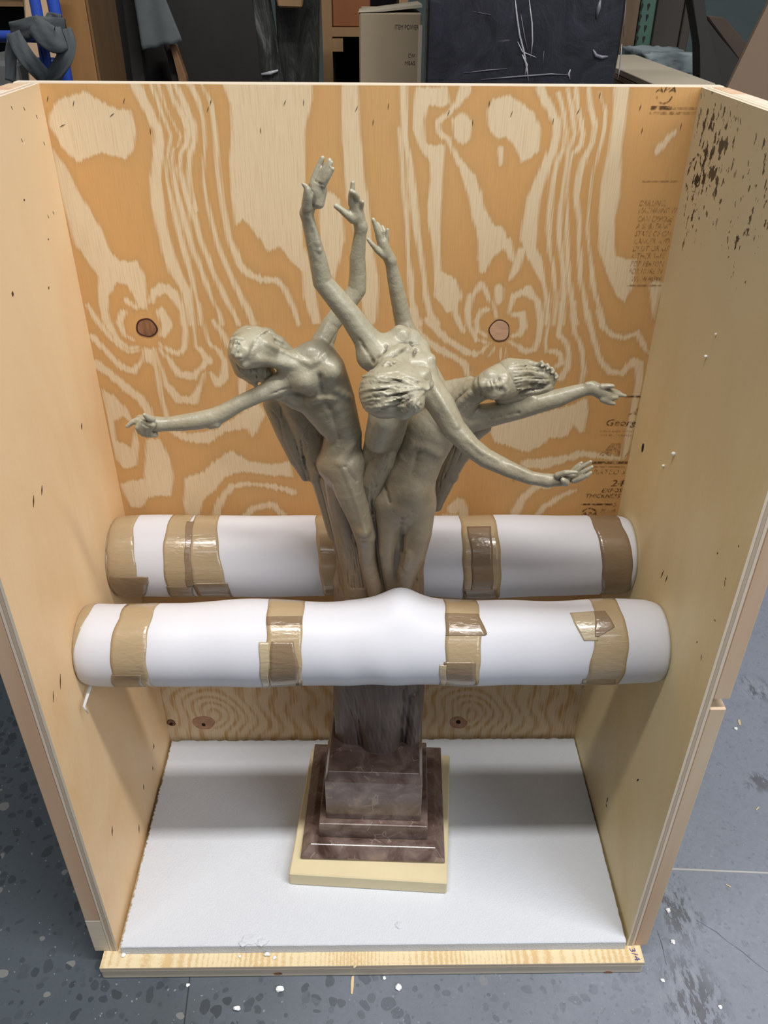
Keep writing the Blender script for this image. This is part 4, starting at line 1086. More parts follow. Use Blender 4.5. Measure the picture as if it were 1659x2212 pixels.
# ---- middle figure: bows towards the viewer, head down, arms spread
f = Field((-0.14, 0.02, 0.50), (0.30, 0.31, 1.16))
ch(f, [(845, 775, .195, 46), (850, 830, .190, 52), (840, 900, .207, 44), (825, 965, .224, 40), (815, 1045, .238, 42), (815, 1120, .25, 40)], 8, 1.15)
ch(f, [(825, 765, .196, 36), (868, 736, .206, 31), (898, 758, .204, 32)], 10)
ch(f, [(915, 778, .186, 22)], 9); ch(f, [(800, 770, .190, 30), (850, 780, .186, 36), (910, 800, .180, 30)], 8)
ch(f, [(868, 722, .200, 16), (862, 714, .204, 10)], 7); ch(f, [(893, 728, .205, 14)], 7)
ch(f, [(812, 760, .195, 35), (785, 722, .195, 28), (760, 686, .195, 25), (735, 655, .195, 24), (697, 609, .195, 21.5), (687, 560, .193, 19), (678, 525, .191, 17), (671, 497, .190, 15.5), (662, 460, .188, 14)], 8)
ch(f, [(905, 800, .180, 32), (928, 840, .165, 32), (952, 874, .152, 30), (980, 925, .142, 26), (1018, 966, .134, 22), (1048, 989, .129, 21), (1094, 1011, .122, 18.5), (1145, 1032, .115, 15), (1182, 1038, .112, 14)], 8)
ch(f, [(852, 842, .120, 50)], 8); ch(f, [(850, 815, .15, 34), (850, 790, .175, 34)], 8)
ch(f, [(830, 905, .185, 34), (818, 950, .200, 30)], 9)
# back and shoulder detail
lay(f, [(812, 790, 6), (842, 764, 7), (872, 752, 7), (902, 756, 6)], 0.001, 5); lay(f, [(822, 778, 2), (850, 770, 2.5), (880, 752, 2)], -0.001, 2, True)
lay(f, [(888, 742, 2.5), (897, 757, 3.5), (893, 770, 2.5)], -0.001, 2, True); lay(f, [(806, 782, 3), (792, 760, 3), (776, 735, 3)], -0.0008, 3, True)
lay(f, [(835, 745, 3), (830, 760, 3)], -0.001, 3, True); spot(f, 932, 775, 8, 0.003, 6)
lay(f, [(935, 835, 6), (962, 880, 6), (985, 920, 5)], 0.001, 5); lay(f, [(1010, 948, 4), (1040, 975, 5), (1075, 994, 4)], 0.001, 4)
lay(f, [(690, 540, 5), (680, 500, 4), (668, 470, 3.5)], 0.001, 3); lay(f, [(1100, 1004, 4), (1150, 1026, 4), (1180, 1030, 4)], 0.001, 3)
# raised left hand, palm open
ch(f, [(662, 460, .188, 13), (672, 436, .187, 16), (684, 410, .187, 16), (690, 396, .187, 14)], 4)
ch(f, [(690, 440, .184, 11), (698, 412, .185, 9)], 4)
ch(f, [(663, 446, .180, 12), (665, 424, .177, 11), (664, 410, .175, 8), (660, 402, .174, 5.5), (654, 397, .173, 3.5)], 2)
ch(f, [(675, 398, .187, 8.5), (684, 372, .189, 7.5), (691, 355, .190, 6.5), (697, 341, .190, 5.2)], 1.5)
ch(f, [(688, 394, .185, 8.5), (699, 370, .186, 7.5), (706, 357, .186, 6.5), (712, 346, .186, 5.2)], 1.5)
ch(f, [(695, 393, .182, 7.5), (707, 368, .182, 6.5), (712, 358, .182, 5.8), (716, 351, .182, 4.8)], 1.2)
ch(f, [(699, 400, .181, 6.5), (709, 382, .179, 5.5), (719, 365, .178, 4.5)], 1.2)
lay(f, [(670, 408, 2), (675, 425, 2.3), (676, 448, 2)], -0.001, 1, True); lay(f, [(680, 390, 1.6), (692, 397, 1.8), (700, 400, 1.5)], -0.001, 1, True)
# stretched right hand, palm up
ch(f, [(1182, 1038, .112, 13.5), (1210, 1037, .109, 13.5), (1234, 1030, .107, 11)], 4)
ch(f, [(1222, 1042, .100, 9), (1216, 1037, .096, 6)], 2)
ch(f, [(1205, 1027, .106, 8), (1222, 1021, .101, 6), (1234, 1020, .099, 5.2), (1245, 1020, .098, 4)], 1.5)
ch(f, [(1238, 1025, .110, 7), (1254, 1011, .110, 5.6), (1266, 1003, .109, 4.6), (1276, 997, .108, 3.8)], .8)
ch(f, [(1242, 1031, .104, 7), (1260, 1020, .101, 5.6), (1270, 1014, .100, 4.8), (1279, 1008, .100, 3.8)], .8)
ch(f, [(1240, 1038, .100, 7), (1258, 1032, .096, 5.6), (1268, 1027, .094, 4.8), (1276, 1021, .094, 3.8)], .8)
ch(f, [(1234, 1021, .114, 6.5), (1246, 1008, .115, 5), (1256, 1000, .115, 4)], .8)
lay(f, [(1222, 1030, 1.6), (1240, 1030, 2), (1258, 1020, 1.5)], -0.001, 1, True)
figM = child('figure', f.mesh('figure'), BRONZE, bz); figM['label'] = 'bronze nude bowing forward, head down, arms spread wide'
# its hair: a full head seen from above, locks swept to the right into a knot
f = Field((-0.05, 0.02, 0.76), (0.12, 0.20, 0.99))
ch(f, [(832, 848, .120, 57), (870, 838, .122, 54)], 6); ch(f, [(890, 868, .100, 28), (872, 884, .105, 24)], 6); ch(f, [(912, 815, .125, 24), (926, 830, .122, 12)], 5); ch(f, [(840, 798, .135, 26)], 6)
rr = random.Random(5)
for i in range(22):
    t = i / 21; y0 = 800 + 90 * t
    x0 = 790 - 12 * math.sin(math.pi * t)
    lay(f, [(x0, y0 + rr.uniform(-4, 4), 2), (820, 800 + 80 * t + rr.uniform(-6, 6), 3.4), (858, 806 + 62 * t + rr.uniform(-7, 7), 3.6), (900, 818 + 36 * t + rr.uniform(-6, 6), 3), (926, 826 + 14 * t, 1.5)], .0005, 1.5)
for i in range(20):
    t = i / 19; q = rr.uniform(0, 30)
    lay(f, [(780 + q, 800 + 92 * t, .8), (812 + q, 804 + 78 * t + rr.uniform(-5, 5), 1.6), (846 + q, 812 + 56 * t + rr.uniform(-5, 5), 1.7), (876 + q, 822 + 34 * t, .9)], -0.0008, 0.8, True)
for i in range(6):
    a = i / 5 * 2.6 - 0.4
    lay(f, [(888, 866, 4), (888 + 16 * math.cos(a), 866 + 15 * math.sin(a), 5), (884 + 26 * math.cos(a + .5), 868 + 22 * math.sin(a + .5), 3)], 0, 1)
    lay(f, [(890, 868, 1.5), (892 + 18 * math.cos(a + .25), 870 + 16 * math.sin(a + .25), 1.8)], -0.001, 0.8, True)
lay(f, [(830, 790, 4), (838, 782, 4), (850, 790, 3)], 0, 1); lay(f, [(842, 790, 3), (852, 783, 3)], -0.001, 1, True)
sub('hair', f.mesh('hair'), BRONZE, figM)

# ---- right figure: leans out to the right, face up, hair streaming along the arm
f = Field((-0.04, 0.10, 0.46), (0.35, 0.34, 1.07))
ch(f, [(965, 895, .226, 46), (930, 935, .223, 57), (908, 985, .219, 52), (886, 1030, .216, 57), (877, 1080, .214, 61), (868, 1105, .214, 46)], 6, 1.3)
ch(f, [(848, 1075, .214, 34), (908, 1082, .216, 32)], 10, 1.1)
ch(f, [(988, 875, .216, 36), (1020, 848, .207, 28), (1040, 838, .202, 27)], 9); ch(f, [(950, 858, .232, 34), (985, 842, .230, 24), (1015, 826, .225, 14)], 8)
ch(f, [(975, 905, .222, 36), (1015, 905, .216, 30), (1060, 896, .212, 26), (1128, 881, .206, 23), (1165, 870, .202, 22), (1205, 860, .199, 20), (1240, 848, .197, 16), (1262, 842, .196, 14), (1280, 838, .195, 13.5)], 8)
ch(f, [(950, 870, .245, 34), (905, 780, .285, 28), (882, 730, .296, 23), (871, 693, .300, 19), (858, 632, .300, 17), (851, 600, .299, 15), (843, 562, .296, 12)], 8)
ch(f, [(975, 912, .204, 20)], 14)
ch(f, [(842, 1085, .212, 34), (838, 1150, .206, 22), (835, 1190, .203, 17), (838, 1222, .208, 15), (838, 1250, .217, 12), (846, 1290, .222, 10)], 6)
ch(f, [(906, 1100, .212, 34), (902, 1150, .206, 31), (892, 1197, .202, 28), (880, 1232, .203, 22), (874, 1268, .209, 15), (872, 1305, .214, 12)], 6)
ch(f, [(868, 1128, .212, 20), (862, 1180, .214, 21), (860, 1230, .222, 26), (858, 1300, .226, 26)], 7)
ch(f, [(852, 1250, .222, 12), (850, 1275, .219, 13), (856, 1305, .219, 14)], 3)
ch(f, [(890, 1062, .200, 28)], 14); ch(f, [(870, 1098, .197, 13)], 10)
# head lying over, crown to the right
ch(f, [(1088, 824, .203, 41)], 6); ch(f, [(1066, 828, .192, 34)], 8); ch(f, [(1044, 830, .187, 19)], 8)
ch(f, [(1092, 828, .1815, 4), (1082, 830, .1765, 4.6), (1074, 832, .1725, 5)], 4); ch(f, [(1073, 827, .1755, 3.4)], 2.5); ch(f, [(1075, 838, .1755, 3.4)], 2.5)
ch(f, [(1061, 825, .1735, 3.4), (1063, 833, .1705, 4.4), (1066, 842, .1735, 3.4)], 2); ch(f, [(1054, 827, .1745, 3.4), (1056, 834, .172, 4.4), (1059, 841, .1745, 3.4)], 2)
lay(f, [(1058, 824, 1.5), (1060, 833, 1.7), (1063, 843, 1.5)], 0, 0.8, True)
for ey in (815, 845):
    spot(f, 1082, ey, 7, -0.002, 3, True); lay(f, [(1082, ey - 4, 3.6), (1083, ey + 4, 3.6)], 0.0008, 1.2)
    lay(f, [(1080, ey - 7, 1.4), (1078, ey, 1.7), (1080, ey + 7, 1.4)], 0, 0.8, True); lay(f, [(1092, ey - 8, 3.5), (1094, ey, 4.5), (1092, ey + 8, 3.5)], 0.0005, 4)
spot(f, 1060, 812, 12, 0.004, 8); spot(f, 1065, 850, 12, 0.004, 8); ch(f, [(1043, 831, .178, 10)], 5)
lay(f, [(1034, 800, 4), (1044, 795, 5), (1050, 797, 4)], 0, 2); lay(f, [(1036, 799, 1.6), (1050, 794, 1.6)], -0.001, 0.8, True)
lay(f, [(1028, 812, 3), (1030, 832, 3.5), (1038, 856, 3.5), (1060, 866, 3)], -0.001, 4, True)
lay(f, [(1015, 850, 6), (995, 868, 6), (980, 885, 4)], 0.001, 4); lay(f, [(1008, 842, 2), (985, 862, 2.4), (976, 880, 2)], -0.001, 2, True)
# anatomy
spot(f, 890, 1035, 4.5, -0.003, 2, True); lay(f, [(905, 975, 3), (897, 1000, 3), (891, 1025, 2.5)], -0.0018, 7, True)
lay(f, [(870, 985, 5), (895, 962, 6), (920, 966, 5), (945, 980, 5)], 0.0025, 8)
lay(f, [(848, 1105, 2.5), (860, 1117, 2.5), (868, 1123, 2.5), (877, 1117, 2.2), (890, 1106, 2)], -0.001, 2.5, True); lay(f, [(868, 1120, 3), (867, 1150, 4), (866, 1190, 4)], -0.002, 3, True)
lay(f, [(830, 1050, 3), (842, 1085, 3)], -0.001, 4, True); lay(f, [(885, 1195, 8), (878, 1225, 7)], 0.001, 5)
lay(f, [(1060, 905, 3), (1120, 892, 3)], -0.001, 3, True); lay(f, [(1085, 872, 5), (1150, 858, 5)], 0.001, 4); lay(f, [(1268, 830, 5), (1276, 828, 4)], 0, 3)
# stretched left hand
ch(f, [(1280, 838, .195, 13.5), (1297, 846, .193, 16), (1312, 852, .192, 14)], 4)
ch(f, [(1300, 836, .190, 8), (1313, 834, .188, 6), (1324, 834, .187, 4.6)], 1.5)
ch(f, [(1315, 849, .192, 9.5), (1328, 851, .191, 7), (1340, 853, .190, 5.2), (1351, 855, .189, 3.6)], 1.5)
ch(f, [(1313, 843, .196, 8), (1328, 846, .197, 6), (1340, 850, .197, 4.4)], 1.5)
ch(f, [(1310, 858, .188, 8), (1322, 860, .186, 6), (1332, 859, .186, 4.4)], 1.5)
ch(f, [(1302, 862, .187, 8), (1315, 869, .185, 6.2), (1326, 872, .184, 4.6)], 1.5)
# raised right hand
ch(f, [(843, 562, .296, 12), (832, 542, .294, 14), (826, 524, .293, 12)], 4)
ch(f, [(821, 516, .292, 9), (815, 498, .290, 7), (810, 484, .289, 5.5), (806, 474, .288, 4.2)], 1.5)
ch(f, [(829, 516, .296, 8), (822, 497, .298, 6.2), (815, 484, .299, 4.8)], 1.5)
ch(f, [(834, 520, .295, 7), (836, 507, .294, 5.2), (837, 496, .293, 3.8)], 1.5)
ch(f, [(832, 516, .300, 7), (830, 500, .303, 5.5), (826, 490, .305, 4.2)], 1.5)
ch(f, [(830, 552, .291, 8.5), (816, 541, .288, 7), (806, 530, .286, 5.5), (795, 517, .285, 4)], 1.5)
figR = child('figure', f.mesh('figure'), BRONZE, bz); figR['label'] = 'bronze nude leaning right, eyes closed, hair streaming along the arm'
f = Field((0.12, 0.12, 0.76), (0.27, 0.27, 0.99))
ch(f, [(1105, 812, .2045, 39), (1135, 806, .214, 30), (1165, 808, .212, 24), (1190, 818, .21, 14)], 5); ch(f, [(1090, 850, .212, 26), (1130, 848, .21, 20), (1180, 836, .208, 16)], 5)
rr = random.Random(9)
for i in range(12):
    t = i / 11
    lay(f, [(1099 + 12 * math.sin(3 * t) + rr.uniform(-5, 5), 784 + 78 * t, 1.8), (1135, 782 + 72 * t + rr.uniform(-4, 4), 3.6), (1165, 790 + 54 * t + rr.uniform(-4, 4), 3.6), (1190 + rr.uniform(0, 8), 800 + 36 * t, 2.6)], .0004, 1)
for i in range(11):
    t = i / 10
    lay(f, [(1112, 786 + 74 * t, 1.6), (1140, 787 + 66 * t + rr.uniform(-3, 3), 2.2), (1172, 795 + 48 * t, 2)], -0.0012, 0.8, True)
for cx_, cy_ in ((1168, 786), (1180, 792), (1190, 800), (1198, 812)):
    ch(f, [(cx_ - 4, cy_ + 3, .205, 4), (cx_ + 2, cy_ - 4, .203, 4), (cx_ + 6, cy_ + 2, .202, 3.5), (cx_ + 2, cy_ + 5, .2, 3)], 1)
sub('hair', f.mesh('hair'), BRONZE, figR)

# ---- drapery: the winged fold at the left, the strands between the bodies, the ragged fold at the right
f = Field((-0.19, 0.14, 0.50), (0.15, 0.33, 0.92))
ch(f, [(598, 872, .262, 30), (628, 930, .262, 34), (650, 990, .262, 26), (660, 1030, .262, 11)], 4, 1.7)
ch(f, [(640, 860, .255, 40), (672, 930, .255, 40), (700, 1000, .255, 38), (718, 1080, .255, 32), (735, 1150, .255, 28)], 5, 1.7)
ch(f, [(618, 880, .264, 30), (650, 940, .264, 40), (680, 1000, .264, 38), (694, 1035, .264, 24)], 5, 1.9)
ch(f, [(722, 1040, .240, 30), (755, 1140, .238, 38), (780, 1230, .236, 42), (788, 1320, .236, 44)], 5, 1.7)
for i in range(6):
    t = i / 5; lay(f, [(706 + 22 * t, 1040 + 16 * t, 1.6), (728 + 24 * t, 1110 + 10 * t, 2.2), (748 + 26 * t, 1190, 2), (752 + 34 * t, 1270, 1.6)], 0, 1, True)
ch(f, [(690, 1010, .248, 16), (680, 1036, .252, 9)], 3)
for i in range(8):
    t = i / 7
    lay(f, [(694 - 8 * t, 905 + 50 * t, 1.0), (668 - 4 * t, 918 + 56 * t, 1.6), (648 + 8 * t, 945 + 60 * t, 1.7), (650 + 16 * t, 975 + 50 * t, 1.0)], -0.001, 1, True)
for pts in (((580, 880, 1.2), (603, 905, 1.5), (612, 950, 1.5), (642, 1010, 1.2)), ((636, 950, 1.4), (648, 990, 2.2), (660, 1036, 2.4)), ((605, 850, 1.2), (608, 900, 1.4)), ((680, 1000, 1.3), (700, 1060, 1.6), (720, 1110, 1.3)), ((700, 1020, 1.3), (715, 1060, 1.5), (730, 1120, 1.3))):
    lay(f, list(pts), -0.001, 1, True)
ch(f, [(848, 940, .224, 14), (838, 965, .214, 22), (826, 995, .214, 28), (806, 1040, .216, 26), (802, 1090, .222, 20), (812, 1150, .228, 16), (822, 1230, .228, 15), (826, 1300, .228, 18)], 5)
for i in range(8):
    t = i / 7
    lay(f, [(848 - 10 * t, 955 + 45 * t, 1.5), (819 - 3 * t, 1006 + 34 * t, 2.8), (799 + 4 * t, 1045 + 34 * t, 2.6), (795 + 10 * t, 1090 + 30 * t, 1.5)], .0006, 0.8)
    lay(f, [(846 - 10 * t, 960 + 45 * t, 1.2), (817 - 3 * t, 1011 + 34 * t, 1.8), (799 + 4 * t, 1050 + 34 * t, 1.8), (797 + 10 * t, 1092 + 30 * t, 1.2)], 0, 0.8, True)
ch(f, [(1010, 935, .258, 28), (990, 975, .260, 28), (968, 1020, .260, 24), (952, 1060, .258, 20), (942, 1095, .256, 12)], 4, 1.5)
ch(f, [(1050, 915, .232, 20), (1030, 925, .236, 24), (1010, 945, .244, 22)], 4, 1.3)
for cx_, cy_, r_ in ((977, 1030, 9), (962, 1050, 8), (945, 1092, 7), (1000, 985, 10), (985, 1010, 8)):
    ch(f, [(cx_, cy_, .258, r_ * 1.5)], 3)
for pts in (((990, 950, 1.4), (976, 990, 1.8), (958, 1035, 1.4)), ((962, 1000, 1.4), (952, 1030, 1.8), (948, 1060, 1.4)), ((1012, 945, 1.2), (998, 975, 1.5), (984, 1005, 1.2))): lay(f, list(pts), -0.001, 1, True)
dr = child('drapery', f.mesh('drapery'), BRONZE, bz)
# ---- trunk that carries the figures
f = Field((-0.10, 0.15, BZ - 0.012), (0.09, 0.32, 0.74))
ch(f, [(718, 1062, .256, 22), (738, 1130, .256, 28), (762, 1200, .254, 36), (768, 1260, .250, 42), (770, 1320, .248, 45), (768, 1420, .247, 46), (766, 1520, .246, 46), (768, 1580, .246, 44), (775, 1640, .246, 42)], 5, 1.25)
ch(f, [(905, 1190, .258, 14), (890, 1240, .256, 26), (878, 1300, .252, 38), (874, 1400, .250, 42), (872, 1500, .249, 44), (872, 1600, .247, 36), (872, 1650, .247, 34)], 5, 1.25)
ch(f, [(800, 1120, .262, 46), (815, 1200, .258, 56), (820, 1290, .252, 58), (822, 1400, .246, 58), (822, 1500, .240, 56), (822, 1580, .228, 46), (822, 1645, .216, 38)], 6, 1.4)
ch(f, [(892, 1500, .232, 14), (892, 1570, .230, 15), (886, 1630, .228, 17)], 2); ch(f, [(740, 1215, .246, 10), (730, 1262, .246, 12), (735, 1300, .246, 14)], 3)
for pts in (((872, 1490, 1.50), (870, 1560, 1.80), (868, 1640, 1.50)), ((748, 1500, 1.20), (770, 1580, 1.50), (782, 1650, 1.20)), ((765, 1500, 0.96), (775, 1560, 1.20), (783, 1610, 1.20)), ((742, 1100, 1.20), (752, 1160, 1.56), (766, 1230, 1.20)), ((762, 1165, 1.80), (764, 1190, 3.00), (766, 1210, 1.80)), ((745, 1200, 1.20), (752, 1250, 1.20), (750, 1310, 1.20)), ((780, 1230, 1.20), (790, 1280, 1.20), (795, 1320, 1.20)), ((905, 1220, 1.20), (900, 1260, 1.20), (898, 1310, 1.20)), ((820, 1500, 0.90), (825, 1570, 1.20), (822, 1640, 0.90)), ((770, 1225, 1.20), (772, 1270, 1.20), (768, 1320, 1.20))):
    lay(f, list(pts), -0.001, 1.2, True)
f.warp((-0.1, 0.15, BZ - .012), (0.09, 0.32, 0.74), lambda X, Y, Z: 0.0005 * np.sin(X * 300 + 6 * np.sin(Z * 22)) + 0.0004 * np.sin(X * 900 + Z * 90) * np.sin(Z * 130 + Y * 60))
me = f.mesh('trunk'); co = np.empty(len(me.vertices) * 3, np.float32); me.vertices.foreach_get('co', co); co[2::3] = np.maximum(co[2::3], BZ + .0003); me.vertices.foreach_set('co', co); me.update()
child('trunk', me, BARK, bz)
# ------------------------------------------------------------------ things behind the crate, their dim setting put into dark colours
def upright(poly, Y, thick, top=None):
    """prism from photo points of the face at depth Y, pushed back by thick"""
    return prism([ony(x, y, Y) for x, y in poly], (0, thick, 0), 0.003)
def tall_box(xl, xr, Y, ztop, dy, bevel=0.004):
    a = ony(xl, 90, Y)[0]; b = ony(xr, 90, Y)[0]
    return box((a, Y, FZ), (b, Y + dy, ztop), bevel)
def zof(px, py, Y): return float(ony(px, py, Y)[2])

# black wrapped panel
m = Mat('black_wrap', 0.35, lin(30, 31, 36), 0.5)
n1 = m.noise(m.mapped((1, 1, 1)), 14, 6, 0.65, 1.5); n2 = m.noise(m.mapped((40, 40, 9)), 1.0, 6, 0.7, 0.6); n3 = m.noise(m.mapped((12, 12, 60)), 1.0, 5, 0.7, 0.4)
c = m.mix(m.ramp(n1, [(0.35, 0.0), (0.7, 1.0)]), lin(26, 27, 32), lin(42, 43, 52))
c = m.mix(m.math('MULTIPLY', m.ramp(n3, [(0.66, 0.0), (0.74, 1.0)]), 0.5), c, lin(120, 120, 128))
m.col(c); m.bump(m.math('ADD', n1, n2), 0.3, 0.004); BLK = m.m
YB = 0.95
bp = empty('wrapped_panel', (ony(1130, 90, YB)[0], YB, FZ), 'tall black scuffed panel in plastic wrap directly behind the crate', 'panel')
xl, xr = ony(922, 90, YB)[0], ony(1339, 90, YB)[0]
child('panel', box((xl, YB, FZ), (xr, YB + .06, 1.62), 0.004), BLK, bp)
FILM = plain('clear_film_crease', lin(150, 150, 156), 0.3, 0.25, 40); FILM_D = plain('film_scuff', lin(98, 96, 106), 0.4, 0.2, 40)
def crease(pts, r, mat=FILM, name='film_crease'):
    q = [tuple(ony(x, y, YB)) for x, y in pts]
    k = depth(q[0]) / FPX
    return child(name, tube([(a, YB - .0005, c) for a, b, c in q], [r * k * (0.4 if i in (0, len(q) - 1) else 1) for i in range(len(q))], 8), mat, bp)
crease([(1113, 0), (1117, 40), (1122, 75), (1131, 110), (1138, 150), (1141, 175)], 2.2); crease([(1143, 0), (1149, 50), (1150, 90), (1146, 125)], 1.8); crease([(1118, 90), (1128, 112), (1158, 124)], 1.6); crease([(1125, 30), (1133, 80), (1142, 118)], 1.2, FILM_D)
crease([(1128, 118), (1138, 140), (1133, 165)], 2.6); crease([(1040, 172), (1110, 166), (1190, 160), (1232, 162)], 1.6, FILM_D); crease([(1001, 158), (1050, 152), (1095, 148)], 1.2, FILM_D); crease([(1232, 150), (1228, 160), (1231, 172)], 2.5)
crease([(1297, 0), (1293, 18), (1288, 40)], 5, FILM_D, 'torn_patch'); crease([(1281, 107), (1287, 120), (1300, 124), (1313, 122)], 4.2, FILM_D, 'torn_patch'); crease([(1175, 110), (1172, 150)], 1.0, FILM_D); crease([(1022, 25), (1060, 32)], 1.2, FILM_D)
crease([(1343, 95), (1341, 120), (1338, 150), (1334, 172)], 1.5); crease([(1352, 0), (1349, 40), (1346, 80)], 1.2, FILM_D)

# cardboard carton
CARD = plain('carton_board', lin(146, 132, 110), 0.75, 0.05, 4); CARD_E = plain('carton_edge', lin(176, 166, 148), 0.8, 0.06, 8)
YC = 1.10
cb = empty('cardboard_box', (ony(845, 90, YC)[0], YC, FZ), 'plain cardboard carton with a lifted top flap, beside the black panel', 'box')
a = ony(776, 90, YC)[0]; b = ony(910, 90, YC)[0]; zt = zof(840, 27, YC)
child('carton', box((a, YC, FZ), (b, YC + .30, zt), 0.003), CARD, cb)
child('top_flap', prism([ony(774, 27, YC), ony(912, 9, YC), ony(912, 16, YC), ony(830, 25, YC)], (0, 0.18, 0.0)), CARD_E, cb)
k = depth((a, YC, 1.2)) / FPX
for s, px, py, w, h in (('ITEM POWER', 852, 63, 52, 9), ('CW', 881, 124, 15, 8), ('MEAS', 874, 140, 22, 8)):
    p = ony(px, py, YC); put_text(s, (p[0], YC - .0006, p[2]), (1, 0, 0), (0, 0, 1), h * k, INK_C, cb, w * k)
child('corner_tape', box((b - .006, YC - .0012, FZ + .3), (b + .0012, YC + .02, zt - .02)), CARD_E, cb)

# wooden bookcase
YW = 1.45
W_O = plain('orange_shelf_wood', lin(124, 76, 46), 0.5, 0.16, 3, (8, 8, 1)); W_P = plain('pale_shelf_wood', lin(132, 104, 74), 0.55, 0.1, 5, (8, 8, 1)); DARK = plain('dark_recess', lin(26, 26, 28), 0.8)  # DARK: shade inside bays and slots, put into the colour
bc = empty('bookcase', (ony(750, 90, YW)[0], YW, FZ), 'brown wooden shelf unit left of the cardboard carton', 'shelf')
x0, x1 = ony(697, 90, YW)[0], ony(880, 90, YW)[0]; zs = zof(745, 66, YW)
child('side_board', box((x0, YW, FZ), (x0 + .022, YW + .3, 1.6)), W_P, bc); child('side_board', box((x1 - .02, YW, FZ), (x1, YW + .3, 1.6)), W_P, bc)
child('shelf_board', box((x0 + .022, YW, zs - .012), (x1 - .02, YW + .29, zs + .006)), W_P, bc); child('shelf_bracket', box((x0 + .022, YW + .003, zs - .042), (x0 + .046, YW + .05, zs - .0125)), W_P, bc)
child('back_board', box((x0 + .0, YW + .301, FZ), (x1, YW + .31, zs)), DARK, bc)
child('door', box((x0 + .023, YW + .012, zs + .0065), (ony(799, 40, YW)[0], YW + .03, 1.6), .002), W_O, bc)
child('inner_board', box((ony(799, 40, YW)[0] + .001, YW + .26, zs + .007), (x1 - .021, YW + .28, 1.6)), DARK, bc)

# panel in black film, left of the bookcase
m = Mat('black_film', 0.25, lin(34, 35, 34), 0.5); n1 = m.noise(m.mapped((26, 26, 5), rot=(0, .1, 0)), 1.0, 6, 0.7, 1.0)
c = m.ramp(n1, [(0.40, lin(30, 30, 28)), (0.55, lin(52, 53, 50)), (0.68, lin(92, 94, 92)), (0.8, lin(130, 132, 132))]); m.col(c); m.bump(n1, 0.5, 0.01); BFILM = m.m
YF = 1.25
fp = empty('film_wrapped_board', (ony(600, 90, YF)[0], YF, FZ), 'leaning boards in crinkled black film, left of the bookcase', 'board')
child('wide_board', upright([(590, -60), (692, -60), (685, 240), (608, 240)], YF + .03, .05), BFILM, fp); child('narrow_board', upright([(536, -60), (572, -60), (612, 172), (612, 240), (572, 240), (566, 168)], YF, .025), BFILM, fp)
child('tape_end', tube([ony(565, 161, YF - .004), ony(584, 158, YF - .004), ony(601, 152, YF - .004)], [.0025, .004, .002], 8), FILM, fp)
child('cap_board', upright([(585, -60), (662, -60), (652, 18), (600, 16)], YF - .02, .03), W_P, fp)

# dark covered furniture with a grey blanket hanging over it
YD = 1.55
DK = plain('charcoal_cover', lin(38, 36, 34), 0.85, 0.2, 6); BLANK = plain('grey_felt', lin(84, 90, 92), 0.95, 0.08, 40, bump=0.3, bscale=400)
cf = empty('covered_cabinet', (ony(400, 90, YD)[0], YD, FZ), 'large dark covered cabinet in the shade behind the crate', 'cabinet')
child('cover', tall_box(236, 560, YD, 1.75, .3), DK, cf)
child('cover_fold', upright([(255, -60), (285, -60), (312, 170), (312, 260), (296, 260)], YD - .06, .03), DK, cf)
LEGW = plain('timber_leg', lin(124, 92, 64), 0.6, 0.12, 6)
child('leg', upright([(364, 95), (377, 95), (402, 168), (410, 250), (396, 250), (388, 168)], YD - .09, .03), LEGW, cf); child('leg', upright([(352, 95), (363, 95), (386, 168), (394, 250), (384, 250), (374, 168)], YD - .06, .03), plain('dark_leg', lin(58, 50, 44), 0.7), cf)
def cloth(corners, Y, nx, ny, amp, thick, seed):
    rnd = random.Random(seed); A, B, C_, D = [np.array(ony(x, y, Y)) for x, y in corners]; V = []; Fc = []
    for s_ in (0, 1):
        for j in range(ny + 1):
            for i in range(nx + 1):
                u, v = i / nx, j / ny
                p = (A * (1 - u) + B * u) * (1 - v) + (D * (1 - u) + C_ * u) * v
                V.append((p[0], p[1] + amp * math.sin(u * 9 + v * 3 + seed) * v + s_ * thick, p[2] + 0.002 * math.sin(u * 14)))
    n = (nx + 1) * (ny + 1)
    for s_ in (0, 1):
        for j in range(ny):
            for i in range(nx):
                a = s_ * n + j * (nx + 1) + i; q = (a, a + 1, a + nx + 2, a + nx + 1); Fc.append(q if s_ else q[::-1])
    rim = [i for i in range(nx + 1)] + [j * (nx + 1) + nx for j in range(1, ny + 1)] + [ny * (nx + 1) + i for i in range(nx - 1, -1, -1)] + [j * (nx + 1) for j in range(ny - 1, 0, -1)]
    for i in range(len(rim)): a, b = rim[i], rim[(i + 1) % len(rim)]; Fc.append((a, b, b + n, a + n))
    me = bpy.data.meshes.new('cloth'); me.from_pydata([tuple(v) for v in V], [], Fc); me.update()
    me.polygons.foreach_set('use_smooth', np.full(len(me.polygons), True)); return me
tag(link('felt_blanket', cloth([(278, -70), (330, -70), (393, 90), (308, 109)], YD - .11, 14, 16, .004, .006, 2), BLANK), 'grey felt blanket hanging over the dark covered cabinet', 'blanket')

